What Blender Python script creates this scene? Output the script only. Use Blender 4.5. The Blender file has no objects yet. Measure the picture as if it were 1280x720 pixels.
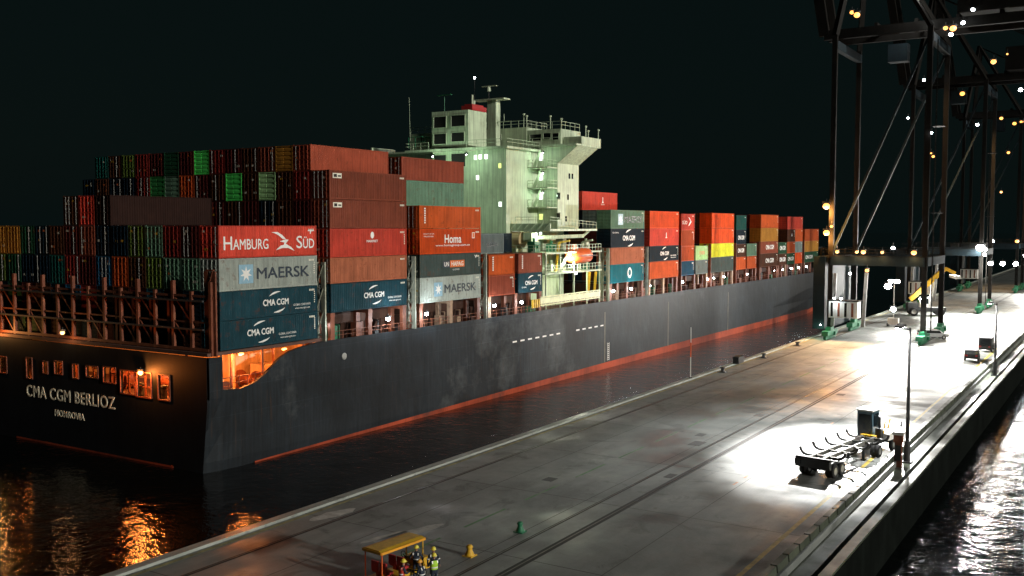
import bpy, bmesh, math, random
from mathutils import Vector, Matrix, Euler
random.seed(7)
R = math.radians
sc = bpy.context.scene
COL = sc.collection

# ------------------------------------------------------------------ camera, sky, sun, exposure
# X = across the ship towards the pier, Y = along ship and pier, Z = up, water at 0
cam = bpy.data.cameras.new('camera'); co = bpy.data.objects.new('camera', cam); COL.objects.link(co)
cam.sensor_width = 36; cam.lens = 34.875; cam.clip_start = 0.5; cam.clip_end = 6000
co.location = (0, 0, 21.5)
co.rotation_euler = Euler((R(90 - 3.553), 0, R(32.12)), 'XYZ')
sc.camera = co

w = bpy.data.worlds.new('World'); sc.world = w; w.use_nodes = True
nt = w.node_tree; bg = nt.nodes['Background']
sky = nt.nodes.new('ShaderNodeTexSky'); sky.sky_type = 'NISHITA'; sky.sun_disc = False
sky.sun_elevation = R(2.0); sky.sun_rotation = R(90); sky.altitude = 0
mixc = nt.nodes.new('ShaderNodeMix'); mixc.data_type = 'RGBA'; mixc.inputs[0].default_value = 0.992
mixc.inputs[7].default_value = (0.042, 0.100, 0.100, 1)
nt.links.new(sky.outputs[0], mixc.inputs[6]); nt.links.new(mixc.outputs[2], bg.inputs[0])
bg.inputs[1].default_value = 0.05

sun = bpy.data.lights.new('terminal_flood_sun', 'SUN'); so = bpy.data.objects.new('terminal_flood_sun', sun); COL.objects.link(so)  # added sun lamp stands in for the terminal's combined floodlights
sun.energy = 2.3; sun.angle = R(1.5); sun.color = (1.0, 0.95, 0.84)
SUNDIR = Vector((0.97, -0.105, 0.20)).normalized()          # towards the light: terminal side, slightly from astern
so.rotation_euler = (-SUNDIR).to_track_quat('-Z', 'Y').to_euler()
so.location = SUNDIR * 300

vs = sc.view_settings
vs.view_transform = 'Standard'; vs.look = 'None'; vs.exposure = 0; vs.gamma = 1; vs.use_curve_mapping = False
sc.cycles.max_bounces = 5; sc.cycles.diffuse_bounces = 2; sc.cycles.glossy_bounces = 3
sc.cycles.sample_clamp_indirect = 4.0; sc.cycles.caustics_reflective = False; sc.cycles.caustics_refractive = False

# ------------------------------------------------------------------ materials
MATS = {}
def mat(name, col, rough=0.6, metal=0.0, wear=0.25, wscale=1.5, streak=0.0, bump=0.0, bscale=20, rust=None, rusta=0.0, rscale=1.2, spec=0.5):
    if name in MATS: return MATS[name]
    m = bpy.data.materials.new(name); m.use_nodes = True; t = m.node_tree; N = t.nodes; Lk = t.links
    b = N['Principled BSDF']; b.inputs['Roughness'].default_value = rough; b.inputs['Metallic'].default_value = metal; b.inputs['Specular IOR Level'].default_value = spec
    tc = N.new('ShaderNodeTexCoord'); oi = N.new('ShaderNodeObjectInfo')
    off = N.new('ShaderNodeVectorMath'); off.operation = 'MULTIPLY_ADD'
    Lk.new(tc.outputs['Object'], off.inputs[0]); off.inputs[1].default_value = (1, 1, 1)
    rv = N.new('ShaderNodeVectorMath'); rv.operation = 'SCALE'; rv.inputs[0].default_value = (37, 19, 53)
    Lk.new(oi.outputs['Random'], rv.inputs['Scale']); Lk.new(rv.outputs[0], off.inputs[2])
    n = N.new('ShaderNodeTexNoise'); n.inputs['Scale'].default_value = wscale; n.inputs['Detail'].default_value = 6; n.inputs['Roughness'].default_value = 0.65
    Lk.new(off.outputs[0], n.inputs['Vector'])
    mr = N.new('ShaderNodeMapRange'); mr.inputs[1].default_value = 0.3; mr.inputs[2].default_value = 0.7
    mr.inputs[3].default_value = 1 - wear; mr.inputs[4].default_value = 1 + wear
    Lk.new(n.outputs[0], mr.inputs[0])
    mul = N.new('ShaderNodeMix'); mul.data_type = 'RGBA'; mul.blend_type = 'MULTIPLY'; mul.inputs[0].default_value = 1
    mul.inputs[6].default_value = (*col, 1); Lk.new(mr.outputs[0], mul.inputs[7])
    last = mul.outputs[2]
    if name.startswith('paint_'):                            # every box has faded differently
        fr = N.new('ShaderNodeMapRange'); fr.inputs[3].default_value = 0.78; fr.inputs[4].default_value = 1.22; Lk.new(oi.outputs['Random'], fr.inputs[0])
        fm = N.new('ShaderNodeMix'); fm.data_type = 'RGBA'; fm.blend_type = 'MULTIPLY'; fm.inputs[0].default_value = 1; Lk.new(last, fm.inputs[6]); Lk.new(fr.outputs[0], fm.inputs[7]); last = fm.outputs[2]
    if streak > 0:                                           # vertical run-down dirt
        mp = N.new('ShaderNodeMapping'); mp.inputs['Scale'].default_value = (3.5, 3.5, 0.22); Lk.new(off.outputs[0], mp.inputs[0])
        n2 = N.new('ShaderNodeTexNoise'); n2.inputs['Scale'].default_value = 1.1; n2.inputs['Detail'].default_value = 5; Lk.new(mp.outputs[0], n2.inputs['Vector'])
        m2 = N.new('ShaderNodeMapRange'); m2.inputs[1].default_value = 0.35; m2.inputs[2].default_value = 0.7; m2.inputs[3].default_value = 1; m2.inputs[4].default_value = 1 - streak
        Lk.new(n2.outputs[0], m2.inputs[0])
        mm = N.new('ShaderNodeMix'); mm.data_type = 'RGBA'; mm.blend_type = 'MULTIPLY'; mm.inputs[0].default_value = 1
        Lk.new(last, mm.inputs[6]); Lk.new(m2.outputs[0], mm.inputs[7]); last = mm.outputs[2]
    if rust:
        n3 = N.new('ShaderNodeTexNoise'); n3.inputs['Scale'].default_value = rscale; n3.inputs['Detail'].default_value = 8; n3.inputs['Roughness'].default_value = 0.7
        Lk.new(off.outputs[0], n3.inputs['Vector'])
        m3 = N.new('ShaderNodeMapRange'); m3.inputs[1].default_value = 0.55; m3.inputs[2].default_value = 0.68; m3.inputs[3].default_value = 0; m3.inputs[4].default_value = rusta
        Lk.new(n3.outputs[0], m3.inputs[0])
        mx = N.new('ShaderNodeMix'); mx.data_type = 'RGBA'; Lk.new(m3.outputs[0], mx.inputs[0]); Lk.new(last, mx.inputs[6]); mx.inputs[7].default_value = (*rust, 1)
        last = mx.outputs[2]
    Lk.new(last, b.inputs['Base Color'])
    if bump > 0:
        nb = N.new('ShaderNodeTexNoise'); nb.inputs['Scale'].default_value = bscale; nb.inputs['Detail'].default_value = 4; Lk.new(off.outputs[0], nb.inputs['Vector'])
        bp = N.new('ShaderNodeBump'); bp.inputs['Strength'].default_value = bump; bp.inputs['Distance'].default_value = 0.05
        Lk.new(nb.outputs[0], bp.inputs['Height']); Lk.new(bp.outputs[0], b.inputs['Normal'])
    MATS[name] = m; return m
def emis(name, col, s):
    if name in MATS: return MATS[name]
    m = bpy.data.materials.new(name); m.use_nodes = True; b = m.node_tree.nodes['Principled BSDF']
    b.inputs['Base Color'].default_value = (0.3, 0.3, 0.3, 1); b.inputs['Emission Color'].default_value = (*col, 1); b.inputs['Emission Strength'].default_value = s
    MATS[name] = m; return m

RUST = (0.10, 0.03, 0.012)
PAINT = {  # container paints
    'red': (0.50, 0.030, 0.020), 'bright red': (0.62, 0.065, 0.040), 'orange': (0.72, 0.085, 0.014), 'rust orange': (0.50, 0.085, 0.018), 'brown': (0.25, 0.062, 0.034),
    'red brown': (0.32, 0.066, 0.034), 'tan': (0.45, 0.145, 0.075), 'navy': (0.011, 0.048, 0.066), 'dark navy': (0.005, 0.016, 0.028), 'light grey': (0.42, 0.47, 0.43),
    'grey': (0.17, 0.22, 0.22), 'dark grey': (0.060, 0.085, 0.080), 'grey green': (0.15, 0.28, 0.19), 'green': (0.04, 0.26, 0.07), 'bright green': (0.12, 1.0, 0.18), 'pale green': (0.45, 0.78, 0.36),
    'teal': (0.006, 0.15, 0.19), 'dark teal': (0.008, 0.095, 0.080), 'olive': (0.12, 0.18, 0.035), 'ochre': (0.44, 0.20, 0.03), 'maroon': (0.24, 0.026, 0.020), 'dark maroon': (0.085, 0.014, 0.012),
    'yellow green': (0.68, 0.72, 0.035), 'dark brown': (0.075, 0.026, 0.012), 'blue': (0.012, 0.085, 0.17), 'dark green': (0.013, 0.070, 0.034), 'black brown': (0.020, 0.008, 0.006)}
def paint(n): return mat('paint_' + n.replace(' ', '_'), PAINT[n], 0.7, 0.0, 0.22, 0.6, 0.30, 0.0, rust=RUST if max(PAINT[n]) > 0.06 else (0.03, 0.012, 0.008), rusta=0.62, spec=0.12)
M_STEEL = mat('galvanised', (0.42, 0.42, 0.40), 0.45, 0.5, 0.2, 4)
M_DARK = mat('dark_steel', (0.03, 0.032, 0.034), 0.6, 0.0, 0.3, 3)
M_BLACK = mat('black_rubber', (0.015, 0.015, 0.016), 0.8, 0.0, 0.2, 8)
M_WHITE = mat('white_paint', (0.78, 0.77, 0.72), 0.45, 0.0, 0.12, 0.5, 0.18, rust=RUST, rusta=0.15)
M_LETTER = mat('white_lettering', (0.82, 0.82, 0.80), 0.5, 0.0, 0.10, 3)
M_LETDARK = mat('dark_lettering', (0.03, 0.045, 0.065), 0.5, 0.0, 0.1, 3)
M_LETBLUE = mat('sky_blue_lettering', (0.26, 0.45, 0.58), 0.5, 0, 0.1, 3)
M_LETORANGE = mat('orange_lettering', (0.7, 0.16, 0.03), 0.5, 0, 0.1, 3)
M_OXIDE = mat('red_oxide', (0.20, 0.056, 0.026), 0.6, 0.0, 0.3, 1.2, 0.3, rust=(0.4, 0.2, 0.1), rusta=0.3)
def hull_paint():
    m = mat('hull_navy', (0.015, 0.021, 0.027), 0.55, 0.0, 0.6, 0.10, 0.45, 0.0, 1, rust=(0.090, 0.100, 0.105), rusta=0.85, rscale=0.045, spec=0.25)
    t = m.node_tree; N = t.nodes; Lk = t.links; b = N['Principled BSDF']; last = b.inputs['Base Color'].links[0].from_socket
    tc = N.new('ShaderNodeTexCoord'); sx = N.new('ShaderNodeSeparateXYZ'); Lk.new(tc.outputs['Object'], sx.inputs[0]); cb = N.new('ShaderNodeCombineXYZ'); Lk.new(sx.outputs[1], cb.inputs[0]); Lk.new(sx.outputs[2], cb.inputs[1])
    br = N.new('ShaderNodeTexBrick'); br.inputs['Scale'].default_value = 1; br.inputs['Mortar Size'].default_value = 0.035; br.inputs['Brick Width'].default_value = 9.0; br.inputs['Row Height'].default_value = 2.4; br.inputs['Mortar Smooth'].default_value = 0.6   # weld seams
    br.inputs['Color1'].default_value = (1, 1, 1, 1); br.inputs['Color2'].default_value = (0.82, 0.82, 0.82, 1); br.inputs['Mortar'].default_value = (1.5, 1.5, 1.5, 1); Lk.new(cb.outputs[0], br.inputs['Vector'])
    mm = N.new('ShaderNodeMix'); mm.data_type = 'RGBA'; mm.blend_type = 'MULTIPLY'; mm.inputs[0].default_value = 1; Lk.new(last, mm.inputs[6]); Lk.new(br.outputs[0], mm.inputs[7])
    mp = N.new('ShaderNodeMapping'); mp.inputs['Scale'].default_value = (0, 1.6, 0.10); Lk.new(tc.outputs['Object'], mp.inputs[0])                                  # thin rust runs
    n = N.new('ShaderNodeTexNoise'); n.inputs['Scale'].default_value = 1.0; n.inputs['Detail'].default_value = 6; n.inputs['Roughness'].default_value = 0.7; Lk.new(mp.outputs[0], n.inputs['Vector'])
    r = N.new('ShaderNodeMapRange'); r.inputs[1].default_value = 0.60; r.inputs[2].default_value = 0.72; r.inputs[3].default_value = 0; r.inputs[4].default_value = 0.6; Lk.new(n.outputs[0], r.inputs[0])
    m2 = N.new('ShaderNodeMix'); m2.data_type = 'RGBA'; Lk.new(r.outputs[0], m2.inputs[0]); Lk.new(mm.outputs[2], m2.inputs[6]); m2.inputs[7].default_value = (0.060, 0.034, 0.020, 1); Lk.new(m2.outputs[2], b.inputs['Base Color'])
    mp2 = N.new('ShaderNodeMapping'); mp2.inputs['Scale'].default_value = (0, 0.42, 0.42); Lk.new(tc.outputs['Object'], mp2.inputs[0]); nb = N.new('ShaderNodeTexNoise'); nb.inputs['Scale'].default_value = 1.0; nb.inputs['Detail'].default_value = 3; Lk.new(mp2.outputs[0], nb.inputs['Vector'])
    bp = N.new('ShaderNodeBump'); bp.inputs['Strength'].default_value = 0.5; bp.inputs['Distance'].default_value = 0.12; Lk.new(nb.outputs[0], bp.inputs['Height']); Lk.new(bp.outputs[0], b.inputs['Normal'])      # plating buckled between frames
    return m
M_HULL = hull_paint()
M_HULLDARK = mat('hull_dark', (0.007, 0.010, 0.013), 0.6, 0.0, 0.4, 0.2, 0.3, 0.1, 0.6, spec=0.2)
M_BOOT = mat('boot_top_red', (0.30, 0.050, 0.020), 0.7, 0.0, 0.6, 0.12, 0.2, rust=(0.035, 0.03, 0.028), rusta=0.85, rscale=0.1, spec=0.2)
M_HATCH = mat('shaded_hatch_paint', (0.055, 0.026, 0.018), 0.7, 0.0, 0.35, 0.8, 0.3, spec=0.2)  # darker copy of the oxide: shade under the containers put into colour
M_HOUSE = mat('house_paint', (0.64, 0.76, 0.55), 0.5, 0.0, 0.16, 0.35, 0.35, rust=RUST, rusta=0.22, rscale=0.5, spec=0.3)
M_DECK = mat('deck_paint', (0.11, 0.05, 0.035), 0.7, 0.0, 0.3, 0.5)
M_CREAM = mat('mooring_deck_cream', (0.62, 0.45, 0.30), 0.6, 0.0, 0.25, 0.8, 0.3)
M_GREEN = mat('machinery_green', (0.015, 0.15, 0.07), 0.5, 0, 0.25, 2)
M_ORANGE = mat('lifeboat_orange', (0.75, 0.12, 0.02), 0.4, 0, 0.12, 2)
M_YELLOW = mat('safety_yellow', (0.72, 0.42, 0.03), 0.5, 0, 0.2, 2, 0.2)
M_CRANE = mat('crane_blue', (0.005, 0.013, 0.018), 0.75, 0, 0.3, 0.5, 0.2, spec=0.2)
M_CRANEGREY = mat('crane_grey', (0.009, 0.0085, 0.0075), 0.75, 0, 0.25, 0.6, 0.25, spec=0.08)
M_TAN = mat('pedestal_tan', (0.40, 0.26, 0.17), 0.6, 0, 0.3, 1.5, 0.3, rust=RUST, rusta=0.5)
M_GLASS = mat('dark_glass', (0.008, 0.012, 0.014), 0.1, 0, 0.1, 2)
M_FUNNEL = mat('funnel_red', (0.45, 0.03, 0.03), 0.5, 0, 0.2, 1)
M_LAMPW = emis('lamp_white', (0.90, 0.97, 1.0), 60)
M_LAMPO = emis('lamp_sodium', (1.0, 0.40, 0.08), 3.2)
M_LAMPR = emis('lamp_orange_red', (1.0, 0.24, 0.05), 9)
M_FLOOD = emis('flood_white', (1.0, 0.97, 0.92), 260)
M_WINDOW = emis('lit_window', (0.92, 1.0, 0.90), 2.2)
M_WINDOWY = emis('lit_window_yellow', (0.85, 1.0, 0.25), 1.3)

# ------------------------------------------------------------------ mesh helpers
class MB:
    def __init__(s): s.v = []; s.f = []
    def add(s, vs, fs):
        o = len(s.v); s.v += [tuple(v) for v in vs]; s.f += [tuple(i + o for i in f) for f in fs]; return s
    def box(s, x0, x1, y0, y1, z0, z1):
        if x0 > x1: x0, x1 = x1, x0
        if y0 > y1: y0, y1 = y1, y0
        if z0 > z1: z0, z1 = z1, z0
        return s.add([(x0, y0, z0), (x1, y0, z0), (x1, y1, z0), (x0, y1, z0), (x0, y0, z1), (x1, y0, z1), (x1, y1, z1), (x0, y1, z1)],
                     [(0, 3, 2, 1), (4, 5, 6, 7), (0, 1, 5, 4), (1, 2, 6, 5), (2, 3, 7, 6), (3, 0, 4, 7)])
    def bar(s, p, q, a, b=None, up=(0, 0, 1)):             # rectangular bar from p to q, section a x b
        b = b or a; p = Vector(p); q = Vector(q); d = (q - p).normalized(); u = Vector(up)
        if abs(d.dot(u)) > 0.98: u = Vector((1, 0, 0))
        r = d.cross(u).normalized(); t = r.cross(d).normalized(); vs = []
        for e in (p, q):
            for i, j in ((-1, -1), (1, -1), (1, 1), (-1, 1)): vs.append(e + r * (i * a / 2) + t * (j * b / 2))
        return s.add(vs, [(0, 1, 2, 3), (7, 6, 5, 4), (0, 4, 5, 1), (1, 5, 6, 2), (2, 6, 7, 3), (3, 7, 4, 0)])
    def tube(s, p, q, r0, r1=None, n=10, cap=True):
        r1 = r0 if r1 is None else r1; p = Vector(p); q = Vector(q); d = (q - p).normalized(); u = Vector((0, 0, 1))
        if abs(d.dot(u)) > 0.98: u = Vector((1, 0, 0))
        a = d.cross(u).normalized(); b = a.cross(d); vs = []
        for e, r in ((p, r0), (q, r1)):
            for k in range(n):
                c = 2 * math.pi * k / n; vs.append(e + a * (r * math.cos(c)) + b * (r * math.sin(c)))
        fs = [(k, (k + 1) % n, n + (k + 1) % n, n + k) for k in range(n)]
        if cap: fs += [tuple(range(n - 1, -1, -1)), tuple(range(n, 2 * n))]
        return s.add(vs, fs)
    def path(s, pts, r, n=8):
        for a, b in zip(pts, pts[1:]): s.tube(a, b, r, r, n)
        return s
    def prism(s, pts, axis, d0, d1):                        # 2-D outline extruded along an axis
        def mk(p, d):
            return {'x': (d, p[0], p[1]), 'y': (p[0], d, p[1]), 'z': (p[0], p[1], d)}[axis]
        n = len(pts); vs = [mk(p, d0) for p in pts] + [mk(p, d1) for p in pts]
        return s.add(vs, [tuple(range(n - 1, -1, -1)), tuple(range(n, 2 * n))] + [(k, (k + 1) % n, n + (k + 1) % n, n + k) for k in range(n)])
    def lathe(s, prof, c=(0, 0, 0), n=14, axis='z'):
        vs = []; m = len(prof)
        for k in range(n):
            a = 2 * math.pi * k / n
            for r, h in prof:
                x, y = r * math.cos(a), r * math.sin(a)
                p = {'z': (x, y, h), 'x': (h, x, y), 'y': (x, h, y)}[axis]
                vs.append((c[0] + p[0], c[1] + p[1], c[2] + p[2]))
        fs = [(k * m + j, ((k + 1) % n) * m + j, ((k + 1) % n) * m + j + 1, k * m + j + 1) for k in range(n) for j in range(m - 1)]
        return s.add(vs, fs)
    def ball(s, c, r, n=10, sc3=(1, 1, 1)):
        m = n // 2 + 1; vs = []
        for j in range(m + 1):
            t = math.pi * j / m
            for k in range(n):
                a = 2 * math.pi * k / n
                vs.append((c[0] + r * sc3[0] * math.sin(t) * math.cos(a), c[1] + r * sc3[1] * math.sin(t) * math.sin(a), c[2] + r * sc3[2] * math.cos(t)))
        return s.add(vs, [(j * n + k, (j + 1) * n + k, (j + 1) * n + (k + 1) % n, j * n + (k + 1) % n) for j in range(m) for k in range(n)])
    def xf(s, M):
        s.v = [tuple(M @ Vector(v)) for v in s.v]; return s
    def mesh(s, name, off=(0, 0, 0), smooth=False):
        me = bpy.data.meshes.new(name)
        me.from_pydata([(v[0] - off[0], v[1] - off[1], v[2] - off[2]) for v in s.v], [], s.f)
        bm = bmesh.new(); bm.from_mesh(me); bmesh.ops.recalc_face_normals(bm, faces=bm.faces[:]); bm.to_mesh(me); bm.free()
        if smooth:
            for p in me.polygons: p.use_smooth = True
        me.update(); return me
    def build(s, name, m, parent=None, off=(0, 0, 0), smooth=False):
        me = s.mesh(name, off, smooth); me.materials.append(m)
        o = bpy.data.objects.new(name, me); COL.objects.link(o)
        if parent: o.parent = parent
        return o
def tag(o, label=None, cat=None, group=None, kind=None):
    if label: o['label'] = label
    if cat: o['category'] = cat
    if group: o['group'] = group
    if kind: o['kind'] = kind
    return o
def thing(name, label, cat, loc=(0, 0, 0), rz=0, group=None):
    o = bpy.data.objects.new(name, None); COL.objects.link(o); o.location = loc; o.rotation_euler = (0, 0, rz); o.empty_display_size = 0.3
    return tag(o, label, cat, group)
def light(loc, energy, col, parent=None, radius=0.25, spot=None, aim=None, blend=0.85):
    l = bpy.data.lights.new('lamp_light', 'SPOT' if spot else 'POINT'); l.energy = energy; l.color = col; l.shadow_soft_size = radius
    o = bpy.data.objects.new('lamp_light', l); COL.objects.link(o); o.location = loc
    if spot:
        l.spot_size = R(spot); l.spot_blend = blend
        o.rotation_euler = (Vector(aim) - Vector(loc)).to_track_quat('-Z', 'Y').to_euler()
    if parent: o.parent = parent
    return o
_txt = {}
def text_mesh(s, w, h, d=0.004, bold=0.0, space=1.0):       # lettering fitted to w x h, centred, in the XY plane
    key = (s, w, h, bold)
    if key in _txt: return _txt[key]
    c = bpy.data.curves.new('lettering', 'FONT'); c.body = s; c.size = 1; c.extrude = 0.004; c.resolution_u = 3; c.space_character = space
    o = bpy.data.objects.new('lettering', c); COL.objects.link(o); bpy.context.view_layer.update()
    me = bpy.data.meshes.new_from_object(o.evaluated_get(bpy.context.evaluated_depsgraph_get()))
    bpy.data.objects.remove(o); bpy.data.curves.remove(c)
    xs = [v.co.x for v in me.vertices]; ys = [v.co.y for v in me.vertices]
    x0, x1, y0, y1 = min(xs), max(xs), min(ys), max(ys)
    for v in me.vertices:
        v.co.x = ((v.co.x - x0) / (x1 - x0) - 0.5) * w; v.co.y = ((v.co.y - y0) / (y1 - y0) - 0.5) * h; v.co.z = v.co.z * d / 0.004
    if bold > 0.008:                                         # heavier strokes: the same glyphs struck again, slightly shifted
        e = h * bold * 0.8; bm = bmesh.new()
        for q, (dx, dy) in enumerate(((-e, 0), (e, 0), (0, -e), (0, e), (0, 0))):
            tmp = me.copy()
            for v in tmp.vertices: v.co.x += dx; v.co.y += dy; v.co.z += q * 0.0012
            bm.from_mesh(tmp); bpy.data.meshes.remove(tmp)
        bm.to_mesh(me); bm.free()
    me.materials.clear(); _txt[key] = me; return me
FACE_X = Matrix(((0, 0, 1, 0), (1, 0, 0, 0), (0, 1, 0, 0), (0, 0, 0, 1)))      # lettering that faces +X
FACE_Y = Matrix(((1, 0, 0, 0), (0, 0, -1, 0), (0, 1, 0, 0), (0, 0, 0, 1)))     # lettering that faces -Y
def put(me, name, m, parent, pos, F=FACE_X):
    if m and m.name not in [x.name for x in me.materials if x]:
        me = me.copy() if len(me.materials) else me
        me.materials.clear(); me.materials.append(m)
    o = bpy.data.objects.new(name, me); COL.objects.link(o); o.parent = parent; o.matrix_local = Matrix.Translation(pos) @ F
    return o

# ------------------------------------------------------------------ setting: water and pier
def make_water():
    m = bpy.data.materials.new('harbour_water'); m.use_nodes = True; t = m.node_tree; N = t.nodes; Lk = t.links
    b = N['Principled BSDF']; b.inputs['Base Color'].default_value = (0.0015, 0.003, 0.0035, 1); b.inputs['Roughness'].default_value = 0.06; b.inputs['IOR'].default_value = 1.33
    tc = N.new('ShaderNodeTexCoord'); prev = None
    for scl, st, dist in ((0.42, 0.26, 0.40), (1.7, 0.34, 0.12), (6.0, 0.28, 0.03)):
        n = N.new('ShaderNodeTexNoise'); n.inputs['Scale'].default_value = scl; n.inputs['Detail'].default_value = 3; n.inputs['Distortion'].default_value = 0.6
        Lk.new(tc.outputs['Object'], n.inputs['Vector'])
        bp = N.new('ShaderNodeBump'); bp.inputs['Strength'].default_value = st; bp.inputs['Distance'].default_value = dist
        Lk.new(n.outputs[0], bp.inputs['Height'])
        if prev: Lk.new(prev.outputs[0], bp.inputs['Normal'])
        prev = bp
    Lk.new(prev.outputs[0], b.inputs['Normal'])
    mb = MB(); mb.add([(-2500, -800, 0), (2500, -800, 0), (2500, 3500, 0), (-2500, 3500, 0)], [(0, 1, 2, 3)])
    tag(mb.build('water', m), kind='structure')
make_water()

ZQ = 3.5
def concrete(name, col, dark, sc_):
    m = bpy.data.materials.new(name); m.use_nodes = True; t = m.node_tree; N = t.nodes; Lk = t.links; b = N['Principled BSDF']
    tc = N.new('ShaderNodeTexCoord')
    def noise(scale, det, vec=None, dist=0.0):
        n = N.new('ShaderNodeTexNoise'); n.inputs['Scale'].default_value = scale; n.inputs['Detail'].default_value = det; n.inputs['Distortion'].default_value = dist; n.inputs['Roughness'].default_value = 0.62
        Lk.new(vec or tc.outputs['Object'], n.inputs['Vector']); return n.outputs[0]
    def rng(v, a, b_, c, d):
        r = N.new('ShaderNodeMapRange'); r.inputs[1].default_value = a; r.inputs[2].default_value = b_; r.inputs[3].default_value = c; r.inputs[4].default_value = d; Lk.new(v, r.inputs[0]); return r.outputs[0]
    def mix(f, a, b_, mode='MIX'):
        x = N.new('ShaderNodeMix'); x.data_type = 'RGBA'; x.blend_type = mode
        if isinstance(f, float): x.inputs[0].default_value = f
        else: Lk.new(f, x.inputs[0])
        for k, v in ((6, a), (7, b_)):
            if isinstance(v, tuple): x.inputs[k].default_value = (*v, 1)
            else: Lk.new(v, x.inputs[k])
        return x.outputs[2]
    mp = N.new('ShaderNodeMapping'); mp.inputs['Scale'].default_value = (1.0, 0.16, 1); Lk.new(tc.outputs['Object'], mp.inputs[0])   # tyre wear runs along the pier
    c = mix(rng(noise(0.10 * sc_, 5, None, 0.5), 0.38, 0.66, 0, 1), dark, col)
    c = mix(rng(noise(0.55 * sc_, 5, mp.outputs[0]), 0.42, 0.66, 0, 0.8), c, tuple(x * 0.42 for x in col))
    c = mix(rng(noise(0.30 * sc_, 7, None, 1.2), 0.57, 0.66, 0, 0.7), c, tuple(x * 0.30 for x in dark))       # oil stains
    c = mix(rng(noise(9, 4), 0.2, 0.8, 0, 0.35), c, tuple(x * 1.25 for x in col))
    Lk.new(c, b.inputs['Base Color']); Lk.new(rng(noise(0.14, 4), 0.35, 0.65, 0.28, 0.85), b.inputs['Roughness'])
    bp = N.new('ShaderNodeBump'); bp.inputs['Strength'].default_value = 0.25; bp.inputs['Distance'].default_value = 0.03; Lk.new(noise(6, 6), bp.inputs['Height']); Lk.new(bp.outputs[0], b.inputs['Normal'])
    return m
M_CONC = concrete('pier_concrete', (0.262, 0.280, 0.270), (0.115, 0.132, 0.128), 1.0)
M_KERB = concrete('kerb_concrete', (0.40, 0.43, 0.40), (0.26, 0.29, 0.27), 3.0)
M_LEDGE = concrete('ledge_concrete', (0.085, 0.10, 0.07), (0.03, 0.04, 0.028), 4.0)
PX0, PX1, PY0, PY1 = -44.2, -15.0, -60.0, 700.0
mb = MB(); mb.box(PX0, PX1, PY0, PY1, -6, ZQ)
pier = tag(mb.build('pier', M_CONC), kind='structure')
mb = MB(); mb.box(PX0 - 0.10, PX0 + 0.55, PY0, PY1, ZQ - 1.2, ZQ + 0.16); mb.build('edge_kerb', M_KERB, pier)
mb = MB(); mb.box(PX0 + 0.75, PX0 + 1.05, PY0, PY1, ZQ, ZQ + 0.004); mb.build('edge_line', mat('worn_yellow_line', (0.30, 0.27, 0.13), 0.7, 0, 0.5, 1.5, rust=(0.2, 0.2, 0.19), rusta=0.9), pier)
mb = MB(); mb.box(PX1, PX1 + 1.05, PY0, PY1, -6, ZQ - 0.45); mb.box(PX1 + 1.45, PX1 + 2.05, PY0, PY1, -6, ZQ - 0.30); mb.box(PX1 + 1.05, PX1 + 1.45, PY0, PY1, -6, ZQ - 0.95)
mb.build('service_ledge', M_LEDGE, pier); mb = MB(); mb.box(PX1 + 2.05, PX1 + 2.12, PY0, PY1, -6, ZQ - 0.45); mb.build('pier_wall', mat('shaded_pier_wall', (0.006, 0.008, 0.007), 0.8, 0, 0.4, 0.3, 0.4, spec=0.05), pier)  # near-black colour gives the side wall its shade despite the sun lamp
M_RAILG = mat('rail_groove', (0.022, 0.022, 0.022), 0.7, 0, 0.3, 1)
M_RAIL = mat('rail_steel', (0.12, 0.11, 0.10), 0.35, 0.8, 0.3, 2)
for x, wd in ((-41.0, 0.16), (-29.1, 0.13), (-27.2, 0.26)):
    mb = MB(); mb.box(x - wd, x + wd, PY0, PY1, ZQ, ZQ + 0.004); g = mb.build('rail_groove', M_RAILG, pier)
    mb = MB(); mb.box(x - 0.04, x + 0.04, PY0, PY1, ZQ + 0.004, ZQ + 0.02); mb.build('rail', M_RAIL, g)
M_JOINT = mat('joint_sealant', (0.05, 0.052, 0.05), 0.8, 0, 0.4, 1)
for k in range(20):
    y = 33 + k * 12.0
    mb = MB(); mb.box(PX0 + 0.6, PX1 - 0.6, y, y + 0.05, ZQ, ZQ + 0.003); mb.build('slab_joint', M_JOINT, pier)
for k in range(3):
    x = -37.4 + k * 7.3
    mb = MB(); mb.box(x, x + 0.045, PY0, 300, ZQ, ZQ + 0.002); mb.build('slab_joint', M_JOINT, pier)
M_GLINE = mat('worn_green_line', (0.10, 0.22, 0.10), 0.7, 0, 0.4, 1.0, rust=(0.2, 0.2, 0.19), rusta=0.95, rscale=0.5)
for k in range(26):
    y = 34 + k * 7.0
    mb = MB(); mb.box(-33.6, -33.42, y, y + 4.6, ZQ, ZQ + 0.004); mb.build('lane_mark', M_GLINE, pier)
mb = MB(); mb.box(-16.9, -16.62, PY0, PY1, ZQ, ZQ + 0.004); mb.build('yellow_line', mat('yellow_line', (0.62, 0.45, 0.06), 0.6, 0, 0.35, 2, rust=(0.22, 0.21, 0.18), rusta=0.8, rscale=1.5), pier)
for k in range(12):
    y = 66 + k * 2.3
    mb = MB(); mb.box(-23.3 + k * 0.02, -23.12 + k * 0.02, y, y + 0.9, ZQ, ZQ + 0.004); mb.build('bay_mark', mat('bay_mark_paint', (0.42, 0.20, 0.10), 0.7, 0, 0.4, 2), pier)
for k in range(90):                                          # concrete wheel-stop blocks on the right-hand edge
    y = 44 + k * 2.05
    mb = MB(); mb.prism([(-15.62, ZQ + 0.002), (-15.16, ZQ + 0.002), (-15.20, ZQ + 0.42), (-15.56, ZQ + 0.42)], 'y', y, y + 1.86); o = mb.build('kerb_block', M_LEDGE, pier)
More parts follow.
